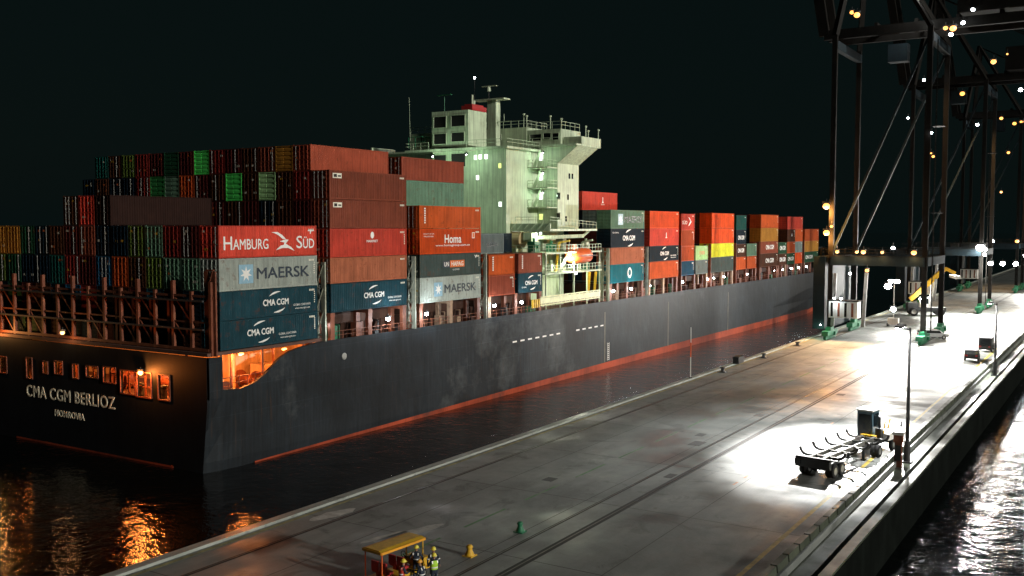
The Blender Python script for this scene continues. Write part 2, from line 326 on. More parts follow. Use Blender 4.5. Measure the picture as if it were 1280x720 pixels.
for x, y, sx, sy in ((-30.3, 77.2, 0.5, 0.85), (-31.3, 80.6, 0.35, 0.6), (-27.9, 66, 0.3, 0.6), (-29.9, 92, 0.4, 0.5), (-34.8, 60.5, 0.4, 0.5), (-26.2, 108, 0.4, 0.6)):
    mb = MB(); mb.box(x - sx, x + sx, y - sy, y + sy, ZQ, ZQ + 0.012); mb.build('manhole_cover', M_DARK, pier)
M_STREAK = mat('pale_light_streak', (0.44, 0.44, 0.42), 0.75, 0, 0.35, 1.2, rust=(0.24, 0.24, 0.23), rusta=0.8, rscale=0.8)  # streaks of light on the pier, painted as pale patches
for (x, y, a, l, wd) in ((-35.6, 45.4, 14, 5.2, 0.50), (-42.0, 45.8, 8, 3.6, 0.55), (-36.4, 44.0, 14, 3.4, 0.28)):
    mb = MB(); n = 18; pts = []
    for k in range(n):
        t = 2 * math.pi * k / n; pts.append((wd * math.cos(t) * (1 + 0.25 * random.uniform(-1, 1)), l / 2 * math.sin(t)))
    mb.prism(pts, 'z', 0, 0.004); mb.xf(Matrix.Translation((x, y, ZQ)) @ Matrix.Rotation(R(-a), 4, 'Z')); mb.build('light_streak_patch', M_STREAK, pier)

# ------------------------------------------------------------------ the container ship
SX, SP = -67.4, -106.9                                       # starboard and port sides
CXM = (SX + SP) / 2
ship = thing('container_ship', 'dark hulled container ship with pale deckhouse, loaded high, lying off the pier', 'ship', (CXM, 58, 0))
SO = (CXM, 58, 0)
def sp(mb, name, m, parent=None, smooth=False): return mb.build(name, m, parent or ship, SO, smooth)

# hull: port and starboard shells by stations, (y, half breadth at deck, half breadth at waterline, bottom z, top z)
HB = (SX - SP) / 2
ST = [(57.9, HB, HB - 0.6, -0.6, 10.16), (59.64, HB, HB - 0.2, -0.8, 10.05), (59.66, HB, HB - 0.2, -0.8, 7.2), (61.6, HB, HB, -1.2, 7.0), (63.2, HB, HB, -1.4, 7.3), (64.5, HB, HB, -1.6, 7.85), (65.6, HB, HB, -1.8, 8.6), (66.6, HB, HB, -2, 9.25),
      (67.8, HB, HB, -2.2, 9.7), (69.2, HB, HB, -2.4, 9.95), (72, HB, HB, -3, 10.2), (90, HB, HB, -4, 10.2), (130, HB, HB, -4, 10.2), (170, HB, HB, -4, 10.15), (215, HB, HB, -4, 10.1), (245, HB, HB - 0.6, -4, 10.1),
      (265, HB - 0.4, HB - 3.2, -4, 10.3), (285, HB - 2.0, HB - 8, -4, 11.2), (300, HB - 5.0, HB - 12.5, -4, 12.2), (315, HB - 10, HB - 17, -4, 13.4), (326, HB - 15.5, 0.6, -4, 14.2), (332, 0.4, 0.1, -4, 14.8)]
mb = MB()
for sgn in (1, -1):
    rows = []
    for (y, bd, bw, zb, zt) in ST:
        rows.append([(CXM + sgn * (bw - 0.9), y, zb), (CXM + sgn * (bw - 0.15), y, zb * 0.5), (CXM + sgn * bw, y, 0.9), (CXM + sgn * (bw * 0.5 + bd * 0.5), y, 3.6), (CXM + sgn * bd, y, min(6.5, zt)), (CXM + sgn * bd, y, zt),
                     (CXM + sgn * (bd - 0.3), y, zt), (CXM + sgn * (bd - 0.3), y, min(zt - 0.2, 6.0) if y < 72 else zt - 0.9)])
    m_ = len(rows[0]); vs = [p for r_ in rows for p in r_]
    mb.add(vs, [(i * m_ + j, (i + 1) * m_ + j, (i + 1) * m_ + j + 1, i * m_ + j + 1) for i in range(len(rows) - 1) for j in range(m_ - 1)])
hull = sp(mb, 'hull', M_HULL)
mb = MB()                                                    # boot-top band at the waterline, both sides
for sgn in (1, -1):
    for (a, b) in zip(ST[4:-2], ST[5:-1]):
        xa, xb = CXM + sgn * (a[2] + 0.03), CXM + sgn * (b[2] + 0.03)
        mb.add([(xa, a[0], -0.2), (xb, b[0], -0.2), (xb, b[0], 0.08 + 1.10 * min(1, (b[0] - 58) / 95)), (xa, a[0], 0.08 + 1.10 * min(1, (a[0] - 58) / 95))], [(0, 1, 2, 3)])
sp(mb, 'boot_top', M_BOOT, hull)
# transom with openings into the mooring deck
OPN = [(-98.6, -97.3, 6.5, 8.2), (-93.9, -92.9, 6.3, 8.4), (-91.1, -90.3, 7.0, 8.2), (-89.2, -87.9, 7.1, 8.4), (-86.3, -85.4, 6.9, 8.3), (-84.2, -82.4, 7.2, 8.3), (-81.6, -79.75, 6.9, 8.4), (-79.1, -77.0, 6.1, 8.3), (-76.75, -74.7, 6.0, 8.3), (-73.8, -72.2, 6.0, 8.3)]
TY = 57.9
mb = MB(); mb.prism([(SP + 0.9, -0.6), (SX - 0.9, -0.6), (SX - 0.6, 0.9), (SX - 0.3, 3.6), (SX, 6.0), (SP, 6.0), (SP + 0.3, 3.6), (SP + 0.6, 0.9)], 'y', TY - 0.02, TY + 0.25)
mb.box(SP, SX, TY - 0.02, TY + 0.25, 8.4, 10.16)
xe = SP
for (a, b, z0, z1) in OPN:
    mb.box(xe, a, TY - 0.02, TY + 0.25, 6.0, 8.4)
    if z0 > 6.02: mb.box(a, b, TY - 0.02, TY + 0.25, 6.0, z0)
    if z1 < 8.38: mb.box(a, b, TY - 0.02, TY + 0.25, z1, 8.4)
    xe = b
mb.box(xe, SX, TY - 0.02, TY + 0.25, 6.0, 8.4)
trans = sp(mb, 'transom', M_HULLDARK)
for (a, b, z0, z1) in OPN:                                   # rounded frames of the openings
    mb = MB(); mb.bar((a, TY - 0.05, z0), (b, TY - 0.05, z0), 0.10); mb.bar((a, TY - 0.05, z1), (b, TY - 0.05, z1), 0.10); mb.bar((a, TY - 0.05, z0), (a, TY - 0.05, z1), 0.10); mb.bar((b, TY - 0.05, z0), (b, TY - 0.05, z1), 0.10)
    if b - a > 1.7: mb.bar(((a + b) / 2 - 0.5, TY + 0.5, z0), ((a + b) / 2 - 0.5, TY + 0.5, z1), 0.14); mb.bar((a, TY + 0.6, z0 + 0.8), (b, TY + 0.6, z0 + 0.8), 0.09)
    sp(mb, 'opening_frame', M_OXIDE, trans)
mb = MB()
mb.box(-96, -72, TY - 0.045, TY - 0.025, -0.1, 0.16); sp(mb, 'boot_top', M_BOOT, trans)
put(text_mesh('CMA CGM BERLIOZ', 14.0, 1.15, 0.02, 0.012, 1.08), 'lettering', mat('name_lettering', (0.85, 0.80, 0.62), 0.5, 0, 0.15, 2), trans, Vector((-87.0, TY - 0.04, 5.05)) - Vector(SO), FACE_Y)
put(text_mesh('MONROVIA', 4.7, 0.66, 0.02, 0.0, 1.1), 'lettering', MATS['name_lettering'], trans, Vector((-87.0, TY - 0.04, 3.25)) - Vector(SO), FACE_Y)
# mooring deck inside the stern
mb = MB(); mb.box(SP + 0.4, SX - 0.35, TY + 0.3, 74, 5.6, 5.75); md = sp(mb, 'mooring_deck', M_DECK)
mb = MB(); mb.box(SP + 0.4, SX - 6.6, 66.4, 66.6, 5.75, 10.1); mb.box(SX - 6.8, SX - 6.6, 66.6, 74, 5.75, 10.1); mb.box(SX - 6.6, SX - 0.4, 73.6, 73.8, 5.75, 10.1); sp(mb, 'mooring_deck_bulkhead', M_CREAM, md)
mb = MB(); mb.box(SP + 0.2, SX - 0.25, TY + 0.3, 73.0, 10.2, 10.5); udk = sp(mb, 'upper_deck', M_DECK)
for (x, y, s_) in ((-70.2, 61.5, 1.0), (-71.8, 66.6, 1.2), (-76.5, 61.2, 1.0), (-83.5, 61.4, 1.0), (-91.5, 61.2, 1.0)):  # winches
    mb = MB(); mb.tube((x - 0.9 * s_, y, 6.75), (x + 0.9 * s_, y, 6.75), 0.42 * s_, n=16); mb.tube((x - 0.95 * s_, y, 6.75), (x - 0.85 * s_, y, 6.75), 0.8 * s_, n=16); mb.tube((x + 0.85 * s_, y, 6.75), (x + 0.95 * s_, y, 6.75), 0.8 * s_, n=16)
    mb.box(x - 1.3 * s_, x - 1.05 * s_, y - 0.6, y + 0.6, 5.75, 7.6); mb.box(x + 1.05 * s_, x + 1.3 * s_, y - 0.6, y + 0.6, 5.75, 7.1); mb.box(x - 1.3 * s_, x + 1.3 * s_, y - 0.7, y + 0.7, 5.75, 6.0)
    sp(mb, 'mooring_winch', M_OXIDE, md)
for (x, y) in ((-68.3, 60.4), (-68.3, 61.6), (-68.3, 63.2), (-68.4, 68.0), (-75, 59.4), (-78, 59.4), (-86, 59.4)):
    mb = MB(); mb.lathe([(0.0, 0), (0.34, 0), (0.30, 0.2), (0.26, 1.0), (0.40, 1.05), (0.40, 1.2), (0, 1.22)], (x, y, 5.75), 12); sp(mb, 'mooring_bollard', M_DARK, md, True)
for (x, y) in ((-68.2, 60.2), (-70.5, 63.4), (-68.0, 64.9), (-70.2, 68.4), (-68.0, 70.2), (-72.5, 60)):
    mb = MB(); mb.tube((x, y, 5.75), (x, y, 10.2), 0.12); sp(mb, 'stanchion', M_OXIDE, md)
mb = MB(); mb.bar((-67.75, 59.7, 8.1), (-67.75, 66.0, 8.1), 0.06)
for k in range(7): mb.bar((-67.75, 59.8 + k, 7.1), (-67.75, 59.8 + k, 8.1), 0.06)
mb.bar((-67.75, 59.7, 7.6), (-67.75, 65.0, 7.6), 0.05); sp(mb, 'guard_rail', M_OXIDE, md)
sp(MB().box(-73.6, -71.6, 68.6, 70.4, 5.75, 8.0), 'deck_locker', M_CREAM, md); sp(MB().box(-73.9, -72.4, 62.6, 64.2, 5.75, 7.2), 'deck_locker', M_CREAM, md); sp(MB().tube((-72.4, 65.2, 5.75), (-72.4, 65.2, 10.2), 0.35, n=14), 'vent_trunk', M_CREAM, md)
OR = (1.0, 0.27, 0.05)
for p, e in (((-69.6, 63.8, 9.75), 1900), ((-69.8, 69.5, 9.6), 500)):
    mb = MB(); mb.ball(p, 0.16, 10, (1, 2.2, 0.7)); sp(mb, 'ceiling_lamp', M_LAMPR, md); light(p - Vector((0, 0, 0.3)) if isinstance(p, Vector) else (p[0], p[1], p[2] - 0.35), e, OR)
for p, e in (((-75.2, 60.6, 9.3), 2200), ((-81.5, 61, 9.2), 500), ((-88.5, 60.6, 9.2), 600), ((-97, 60.6, 9.2), 700)):
    mb = MB(); mb.ball(p, 0.14, 8); sp(mb, 'ceiling_lamp', M_LAMPR, md); light((p[0], p[1], p[2] - 0.3), e, OR)
def deck_lamp(p, m, e, col, r=0.2, lp=None):
    mb = MB(); mb.bar((p[0], p[1], p[2] + 0.05), (p[0], p[1] + 0.0, p[2] + 0.5), 0.08); mb.box(p[0] - 0.22, p[0] + 0.22, p[1] - 0.18, p[1] + 0.18, p[2] + 0.12, p[2] + 0.32); h = sp(mb, 'deck_lamp', M_DARK)
    mb = MB(); mb.ball(p, r, 10); sp(mb, 'lamp_lens', m, h)
    lp = lp or (p[0] + 0.3, p[1] - 0.3, p[2] - 0.1)
    if e: light(lp, e, col, None, 0.15)
deck_lamp((-75.6, TY - 0.5, 8.35), M_LAMPR, 1000, OR, 0.24)                # stern lamps over the water
deck_lamp((-87.2, TY - 0.4, 11.3), M_LAMPO, 130, (1, 0.5, 0.2), 0.22)
deck_lamp((-99.2, TY - 0.6, 10.9), M_LAMPO, 600, (1, 0.42, 0.12), 0.26)

# stern lashing frame: one post at every column joint
YF = 58.75
mb = MB(); mb.bar((SP + 0.4, YF, 10.7), (SX - 0.5, YF, 10.7), 0.35, 0.25); mb.bar((SP + 0.4, YF, 15.4), (SX - 0.5, YF, 15.4), 0.2, 0.2); mb.bar((SP + 0.4, YF, 13.1), (SX - 0.5, YF, 13.1), 0.14, 0.14)
fr = sp(mb, 'lashing_frame', M_OXIDE)
for k in range(0, 17):
    x = SX - 0.3 - k * 2.44; h = 16.7 if k % 2 == 0 else 15.8
    mb = MB(); mb.bar((x, YF, 10.2), (x, YF, h), 0.30); sp(mb, 'post', M_OXIDE, fr)
    if k in (1, 3, 4, 6, 8, 10, 12):
        mb = MB(); mb.bar((x - 0.1, YF, 13.1), (x - 2.3, YF, 15.3), 0.12); mb.bar((x - 0.1, YF, 10.6), (x - 2.3, YF, 13.0), 0.12); sp(mb, 'brace', M_OXIDE, fr)
def lash_tower(y, top=17.6, base=10.2, m=M_OXIDE):           # open tower at the ship's side, and the walkway it carries
    x0, x1 = SX - 1.0, SX - 0.05
    mb = MB(); mb.box(SP + 0.4, x0 - 0.1, y - 0.45, y + 0.45, top - 2.7, top - 2.55); mb.box(SP + 0.4, x0 - 0.1, y - 0.45, y + 0.45, top - 5.2, top - 5.05)
    br = sp(mb, 'lashing_bridge', M_DARK)
    for xx in (x0, x1):
        mb = MB(); mb.bar((xx, y, base), (xx, y, top), 0.16, 0.5); sp(mb, 'post', m, br)
    mb = MB(); z = base + 0.6
    while z < top + 0.1:
        mb.bar((x0, y, z), (x1, y, z), 0.16, 0.12)
        if z + 2.3 < top + 0.1: mb.bar((x0, y - 0.1, z), (x1, y - 0.1, z + 2.3), 0.07); mb.bar((x1, y + 0.1, z), (x0, y + 0.1, z + 2.3), 0.07)
        z += 2.3
    sp(mb, 'cross_brace', m, br)
    for j in range(1, 6):
        mb = MB(); mb.bar((x0 - j * 2.46, y, base), (x0 - j * 2.46, y, top - 2.6), 0.3, 0.3); sp(mb, 'post', m, br)
M_POSTG = mat('lashing_grey', (0.40, 0.42, 0.33), 0.6, 0, 0.3, 1, 0.2, rust=RUST, rusta=0.3)
lash_tower(58.9, 17.6, 10.2)
for y, m in ((72.6, M_POSTG), (87.0, M_POSTG), (101.2, M_POSTG), (134.7, M_POSTG), (148.8, M_POSTG), (162.8, M_OXIDE), (177.1, M_OXIDE), (191.0, M_OXIDE), (205.6, M_OXIDE), (239.0, M_OXIDE)):
    lash_tower(y, 18.2 if y > 80 else 18.0, 10.2, m)

# main deck, hatch coamings, pedestals, deck lamps
mb = MB(); mb.box(SP + 0.3, SX - 0.32, 73.9, 262, 9.4, 9.6); mdk = sp(mb, 'main_deck', M_DECK)
BAYS40 = [(73.6, 12.19), (88.1, 12.19), (102.0, 13.1), (135.6, 12.19), (149.9, 12.19), (163.4, 12.9), (178.0, 12.19), (191.6, 12.9), (206.8, 12.19), (219.4, 6.1), (225.9, 12.3), (240.0, 12.19)]
for y0, L in BAYS40:
    mb = MB(); mb.box(SP + 3.2, SX - 2.6, y0 - 0.4, y0 + L + 0.4, 9.6, 11.5); hc = sp(mb, 'hatch_coaming', M_HATCH, mdk)
    mb = MB(); mb.box(SP + 2.6, SX - 2.2, y0 - 0.1, y0 + L + 0.1, 11.52, 12.7); sp(mb, 'hatch_cover', M_HATCH, hc)
    for k in range(int(L / 1.1)): mb = MB(); mb.bar((SX - 2.58, y0 + 0.4 + k * 1.1, 9.6), (SX - 2.2, y0 + 0.4 + k * 1.1, 11.45), 0.08, 0.3); sp(mb, 'coaming_stay', M_HATCH, hc)
    for yy in (y0 + 0.35, y0 + L * 0.5, y0 + L - 0.35):      # container pedestals at the ship's side
        mb = MB(); mb.box(SX - 0.55, SX - 0.15, yy - 0.3, yy + 0.3, 9.6, 12.88); mb.box(SX - 2.2, SX - 1.8, yy - 0.3, yy + 0.3, 9.6, 12.7); mb.box(SX - 2.3, SX - 0.12, yy - 0.32, yy + 0.32, 12.5, 12.86)
        sp(mb, 'pedestal', M_OXIDE if random.random() < 0.7 else M_TAN, mdk)
for k in range(46):                                          # deck-side clutter: lashing bins, pipes, valve boxes, doors
    y = 75 + k * 3.6 + random.uniform(-0.6, 0.6)
    if 116 < y < 134: continue
    h = random.uniform(0.6, 1.9); l = random.uniform(0.4, 1.3)
    mb = MB(); mb.box(SX - 2.1, SX - 1.2 - random.random() * 0.4, y, y + l, 9.6, 9.6 + h); mb.tube((SX - 1.6, y + l + 0.3, 9.6), (SX - 1.6, y + l + 0.3, 11.4), 0.07); mb.tube((SX - 1.6, y + l + 0.3, 11.4), (SX - 2.2, y + l + 0.3, 11.4), 0.07)
    sp(mb, 'deck_fitting', random.choice([M_HATCH, M_OXIDE, M_GREEN, M_DARK, M_DARK, M_TAN]), mdk)
mb = MB(); mb.bar((SX - 0.2, 74, 11.0), (SX - 0.2, 260, 11.0), 0.05)
for k in range(124): mb.bar((SX - 0.2, 74 + 1.5 * k, 10.1), (SX - 0.2, 74 + 1.5 * k, 11.0), 0.045)
mb.bar((SX - 0.2, 74, 10.6), (SX - 0.2, 260, 10.6), 0.04); sp(mb, 'guard_rail', M_OXIDE, mdk)
WH = (0.85, 0.95, 1.0)
for y, e, r, x in ((82.5, 900, 0.24, 0.3), (89.3, 700, 0.20, 0.3), (103.3, 500, 0.2, 0.3), (109.8, 500, 0.2, 0.3), (136.6, 350, 0.2, 0.3), (143.0, 500, 0.22, 0.3), (73.3, 120, 0.12, 0.9), (151.5, 60, 0.14, 0.9), (156.5, 60, 0.14, .9), (165.5, 80, 0.18, .9), (176.8, 120, 0.2, .6), (181, 50, 0.14, .9), (186.5, 50, 0.18, .9),
                (193, 40, 0.16, .9), (200, 40, 0.16, .9), (208, 40, 0.2, .9), (213.5, 30, 0.14, .9), (219, 40, 0.2, .9), (225, 40, 0.2, .9), (231.5, 40, 0.2, .9), (237.5, 40, 0.2, .9), (244, 30, 0.2, .9)):
    deck_lamp((SX - x + 0.25, y, 11.65), M_LAMPW, e * 0.7, WH, r, (SX + 1.1, y - 0.2, 11.6))
# hull fittings: draught dashes, tug marks, pilot ladder, rope scuppers
mb = MB()
for k in range(14):
    if k in (7, 8): continue
    mb.box(SX + 0.02, SX + 0.03, 107.5 + k * 1.9, 108.5 + k * 1.9, 6.55, 6.75)
sp(mb, 'hull_dashes', M_LETTER, hull)
for y in (133.5, 157.5, 187.0):
    mb = MB(); mb.box(SX + 0.02, SX + 0.03, y, y + 0.35, 1.0, 8.6); sp(mb, 'tug_mark', mat('tug_mark_grey', (0.12, 0.11, 0.085), 0.6, 0, 0.4, 0.8), hull)
mb = MB(); mb.path([(SX + 0.1, 134.4, 3.9), (SX + 0.1, 134.4, 1.2)], 0.04, 5); mb.path([(SX + 0.1, 135.0, 3.9), (SX + 0.1, 135.0, 1.2)], 0.04, 5)
for k in range(9): mb.bar((SX + 0.1, 134.4, 1.3 + 0.3 * k), (SX + 0.1, 135.0, 1.3 + 0.3 * k), 0.07)
sp(mb, 'pilot_ladder', M_LETTER, hull)
mb = MB(); mb.lathe([(0.0, 0.0), (0.32, 0.02), (0.36, 0.05), (0.30, 0.10), (0.0, 0.11)], (SX + 0.005, 75.4, 8.4), 14, 'x'); sp(mb, 'hull_fairlead', M_STEEL, hull)

# deckhouse
def rail_line(mb, pts, h=1.0, step=1.4, t=0.05):
    for a, b in zip(pts, pts[1:]):
        a = Vector(a); b = Vector(b); n = max(1, int((b - a).length / step))
        for k in range(n + 1):
            p = a.lerp(b, k / n); mb.bar(p, p + Vector((0, 0, h)), t)
        for hh in (h, h * 0.55): mb.bar(a + Vector((0, 0, hh)), b + Vector((0, 0, hh)), t)
mb = MB()
mb.box(-103, -73.5, 125.5, 131.9, 9.7, 20.8); mb.box(-103, -71.0, 125.5, 131.9, 20.8, 30.6)
mb.prism([(-103, 30.6), (-71.0, 30.6), (-67.75, 33.0), (-106.6, 33.0)], 'y', 125.52, 131.9)
house = sp(mb, 'deckhouse', M_HOUSE)
mb = MB(); mb.box(-87.2, -74.4, 117.0, 125.49, 9.7, 32.5); mb.box(-87.2, -80.8, 117.0, 121.7, 33.02, 38.05)
case = sp(mb, 'engine_casing', M_HOUSE)
for (x0, x1, z0, z1) in ((-86.85, -84.6, 35.7, 37.35), (-83.75, -81.3, 35.75, 37.4), (-86.85, -84.6, 33.35, 34.9), (-83.75, -81.4, 33.6, 34.95), (-86.85, -84.6, 30.1, 31.85), (-83.75, -81.2, 30.0, 31.95)):
    mb = MB(); mb.box(x0, x1, 116.985, 116.99, z0, z1); lv = sp(mb, 'louvre_opening', M_BLACK, case)
    mb = MB(); k = z0 + 0.15
    mb.bar((x0, 116.93, z0), (x1, 116.93, z0), 0.10); mb.bar((x0, 116.93, z1), (x1, 116.93, z1), 0.10); mb.bar((x0, 116.93, z0), (x0, 116.93, z1), 0.10); mb.bar((x1, 116.93, z0), (x1, 116.93, z1), 0.10)
    sp(mb, 'frame', M_HOUSE, lv)
    while k < z1 - 0.1:
        mb = MB(); mb.bar((x0, 116.95, k), (x1, 116.95, k), 0.02, 0.07); sp(mb, 'slat', M_BLACK, lv); k += 0.28
mb = MB(); mb.box(-82.6, -80.72, 117.9, 121.6, 38.08, 38.75); mb.box(-82.3, -81.0, 118.3, 121.2, 38.75, 39.0); fn = sp(mb, 'funnel', M_FUNNEL)
mb = MB(); mb.tube((-81.6, 119.2, 38.9), (-81.6, 119.2, 40.4), 0.16); mb.tube((-82.0, 120.2, 38.9), (-82.0, 120.2, 39.7), 0.22); sp(mb, 'exhaust_pipe', M_HOUSE, fn)
mb = MB(); mb.box(-91.5, -73.7, 116.1, 116.95, 32.3, 32.62); mb.box(-91.5, -87.25, 116.96, 125.4, 32.3, 32.62); mb.box(-74.35, -73.7, 116.96, 125.4, 32.3, 32.62)
cw = sp(mb, 'casing_walkway', M_HOUSE, case)
mb = MB(); rail_line(mb, [(-87.2, 116.15, 32.62), (-91.4, 116.15, 32.62), (-91.4, 125, 32.62)]); rail_line(mb, [(-80.5, 116.15, 32.62), (-73.8, 116.15, 32.62), (-73.8, 125, 32.62)]); sp(mb, 'guard_rail', M_HOUSE, case)
mb = MB(); mb.box(-106.7, -67.65, 125.0, 132.5, 33.02, 33.3); wing = sp(mb, 'bridge_wing_deck', M_HOUSE)
mb = MB(); mb.box(-67.85, -67.65, 126.5, 132.5, 33.31, 34.4); mb.box(-70.6, -67.84, 132.3, 132.49, 33.31, 34.4); mb.box(-70.6, -67.84, 126.51, 126.65, 33.31, 34.4); sp(mb, 'wing_bulwark', M_HOUSE, wing); mb = MB(); mb.box(-106.7, -106.5, 126.5, 132.5, 33.31, 34.4); sp(mb, 'wing_bulwark', M_HOUSE, wing)
mb = MB(); mb.box(-98, -76.5, 125.9, 132.2, 33.31, 36.1); wheel = sp(mb, 'wheelhouse', M_HOUSE)
mb = MB(); mb.box(-76.48, -70.8, 126.0, 132.0, 33.31, 35.6); sp(mb, 'wheelhouse_wing', M_HOUSE, wheel)
for (x0, x1, z0, z1, y) in ((-76.0, -74.0, 34.0, 35.0, 126.0), (-73.7, -72.4, 34.2, 35.1, 126.0), (-72.2, -71.1, 34.0, 35.0, 126.0), (-82.2, -80.9, 34.4, 35.3, 125.9)):
    mb = MB(); mb.box(x0, x1, y - 0.02, y - 0.01, z0, z1); wn = sp(mb, 'wheelhouse_window', M_GLASS, wheel)
    mb = MB(); mb.bar((x0, y - 0.05, z0), (x1, y - 0.05, z0), 0.07); mb.bar((x0, y - 0.05, z1), (x1, y - 0.05, z1), 0.07); mb.bar((x0, y - 0.05, z0), (x0, y - 0.05, z1), 0.07); mb.bar((x1, y - 0.05, z0), (x1, y - 0.05, z1), 0.07); sp(mb, 'frame', M_HOUSE, wn)
mb = MB(); rail_line(mb, [(-98, 126.0, 36.1), (-76.6, 126.0, 36.1), (-76.6, 132, 36.1)], 1.0, 1.3); sp(mb, 'guard_rail', M_HOUSE, wheel)
mb = MB(); rail_line(mb, [(-76.4, 126.1, 35.6), (-70.9, 126.1, 35.6), (-70.9, 131.9, 35.6)], 1.1, 1.2); sp(mb, 'guard_rail', M_HOUSE, wheel)
mb = MB(); rail_line(mb, [(-76.5, 125.1, 33.3), (-70.6, 125.1, 33.3)], 1.0, 1.2); sp(mb, 'guard_rail', M_HOUSE, wing)
for (x, y, z, h) in ((-71.8, 128, 35.6, 1.6), (-73.2, 127.2, 35.6, 2.0), (-76.9, 126.6, 36.1, 1.7), (-77.4, 126.6, 36.1, 2.0), (-68.3, 129.0, 34.4, 1.6), (-69.2, 131.5, 34.4, 1.2), (-67.8, 132.0, 34.4, 1.3)):
    mb = MB(); mb.tube((x, y, z), (x, y, z + h), 0.07); mb.ball((x, y, z + h), 0.22, 8, (1, 1, 0.7)); sp(mb, 'roof_fitting', M_HOUSE, wheel)
mb = MB(); mb.box(-82.3, -80.8, 124.2, 125.4, 33.3, 40.2); mb.box(-84.6, -79.2, 123.9, 125.6, 40.2, 40.4); mb.box(-80.8, -78.3, 124.5, 124.7, 36.9, 37.0); mb.box(-84.0, -82.3, 124.5, 124.7, 38.9, 39.0); mb.box(-84.0, -82.3, 124.5, 124.7, 38.2, 38.3); mb.tube((-79.6, 124.6, 37), (-79.6, 124.6, 38.1), 0.04)
mast = sp(mb, 'radar_mast', M_HOUSE)
mb = MB(); mb.tube((-82.4, 124.75, 40.4), (-82.4, 124.75, 41.7), 0.05); mb.tube((-85.0, 124.8, 38.9), (-85.0, 124.8, 43.7), 0.035); mb.bar((-85.0, 124.8, 38.95), (-83.9, 124.7, 38.95), 0.06); sp(mb, 'mast_pole', M_DARK, mast)
mb = MB(); mb.box(-83.6, -81.0, 124.6, 124.9, 42.3, 42.42); mb.tube((-82.4, 124.75, 41.6), (-82.4, 124.75, 42.3), 0.3, 0.25); sp(mb, 'radar_scanner', M_HOUSE, mast)
mb = MB(); mb.ball((-85.0, 124.8, 43.8), 0.13, 8); sp(mb, 'masthead_lamp', M_LAMPW, mast)
mb = MB(); mb.box(-89.4, -86.8, 121.2, 121.5, 41.0, 41.12); mb.tube((-88.1, 121.35, 38.05), (-88.1, 121.35, 41.0), 0.06); mb.bar((-88.1, 121.35, 38.2), (-87.1, 121.35, 37.9), 0.1); sp(mb, 'radar_scanner', M_GREEN, mast)
mb = MB(); mb.tube((-91.3, 117.2, 32.6), (-91.5, 117.2, 40.5), 0.04, 0.02, 6); sp(mb, 'whip_aerial', M_HOUSE, case)
mb = MB(); rail_line(mb, [(-91.4, 116.9, 33.0), (-89.0, 116.9, 33.0), (-89.0, 119, 33.0)], 1.6, 0.9, 0.08); sp(mb, 'aerial_cage', M_GREEN, case)
for (x, z, m) in ((-79.55, 31.25, M_WINDOW), (-78.75, 31.3, M_WINDOW), (-77.75, 31.3, M_WINDOW), (-75.45, 29.95, M_WINDOWY), (-79.2, 28.4, M_WINDOW), (-75.4, 24.6, M_WINDOW)):
    mb = MB(); mb.box(x - 0.23, x + 0.23, 116.96, 116.985, z - 0.33, z + 0.33); wn = sp(mb, 'window', m, case)
    mb = MB(); mb.bar((x - 0.3, 116.94, z - 0.38), (x + 0.3, 116.94, z - 0.38), 0.07); mb.bar((x - 0.3, 116.94, z + 0.38), (x + 0.3, 116.94, z + 0.38), 0.07); sp(mb, 'sill', M_HOUSE, wn)
for (x, z, m) in ((-75.2, 31.5, M_WINDOW), (-75.2, 28.6, M_WINDOW), (-75.2, 25.8, M_WINDOW), (-75.2, 22.9, M_WINDOWY), (-72.3, 25.9, M_GLASS), (-76.3, 28.6, M_GLASS), (-72.3, 23.0, M_GLASS)):
    xx = x + 1.45
    mb = MB(); mb.box(xx - 0.3, xx + 0.3, 125.46, 125.485, z - 0.42, z + 0.42); wn = sp(mb, 'window', m, house)
    mb = MB(); mb.bar((xx - 0.38, 125.44, z - 0.47), (xx + 0.38, 125.44, z - 0.47), 0.08); mb.bar((xx - 0.38, 125.44, z + 0.47), (xx + 0.38, 125.44, z + 0.47), 0.08); sp(mb, 'sill', M_HOUSE, wn)
for (y, z) in ((129.0, 28.9), (129.9, 28.9), (128.0, 22.6), (128.6, 25.8)):
    mb = MB(); mb.box(-70.99, -70.975, y - 0.25, y + 0.25, z - 0.4, z + 0.4); sp(mb, 'window', M_GLASS, house)
for z in (30.0, 27.1, 24.3):                                  # balconies between casing and house
    mb = MB(); mb.box(-74.38, -71.05, 122.6, 125.45, z - 0.18, z); bl = sp(mb, 'balcony', M_HOUSE, house)
    mb = MB(); rail_line(mb, [(-74.3, 122.65, z), (-71.1, 122.65, z), (-71.1, 125.4, z)], 1.0, 0.8, 0.045); sp(mb, 'guard_rail', M_HOUSE, bl)
    mb = MB(); mb.tube((-72.0, 122.8, z), (-72.0, 122.8, z + 2.7), 0.05); mb.bar((-74.0, 123.8, z), (-72.6, 123.8, z + 2.7), 0.08, 0.5); sp(mb, 'stair', M_HOUSE, bl)
mb = MB(); mb.box(-83, -67.9, 118.0, 125.46, 20.85, 21.15); mb.box(-83, -67.9, 118.0, 118.2, 21.15, 21.9); mb.box(-71.05, -67.9, 125.48, 132, 20.85, 21.15)
for k in range(13):
    mb.bar((-82 + k * 1.1, 117.95, 21.1), (-81.2 + k * 1.1, 117.95, 21.9), 0.08, 0.08)
bdk = sp(mb, 'boat_deck', M_HOUSE)
mb = MB(); rail_line(mb, [(-73.6, 118.1, 21.9), (-68.0, 118.1, 21.9), (-68.0, 131.9, 21.2)], 0.9, 1.0, 0.05); sp(mb, 'guard_rail', M_HOUSE, bdk)
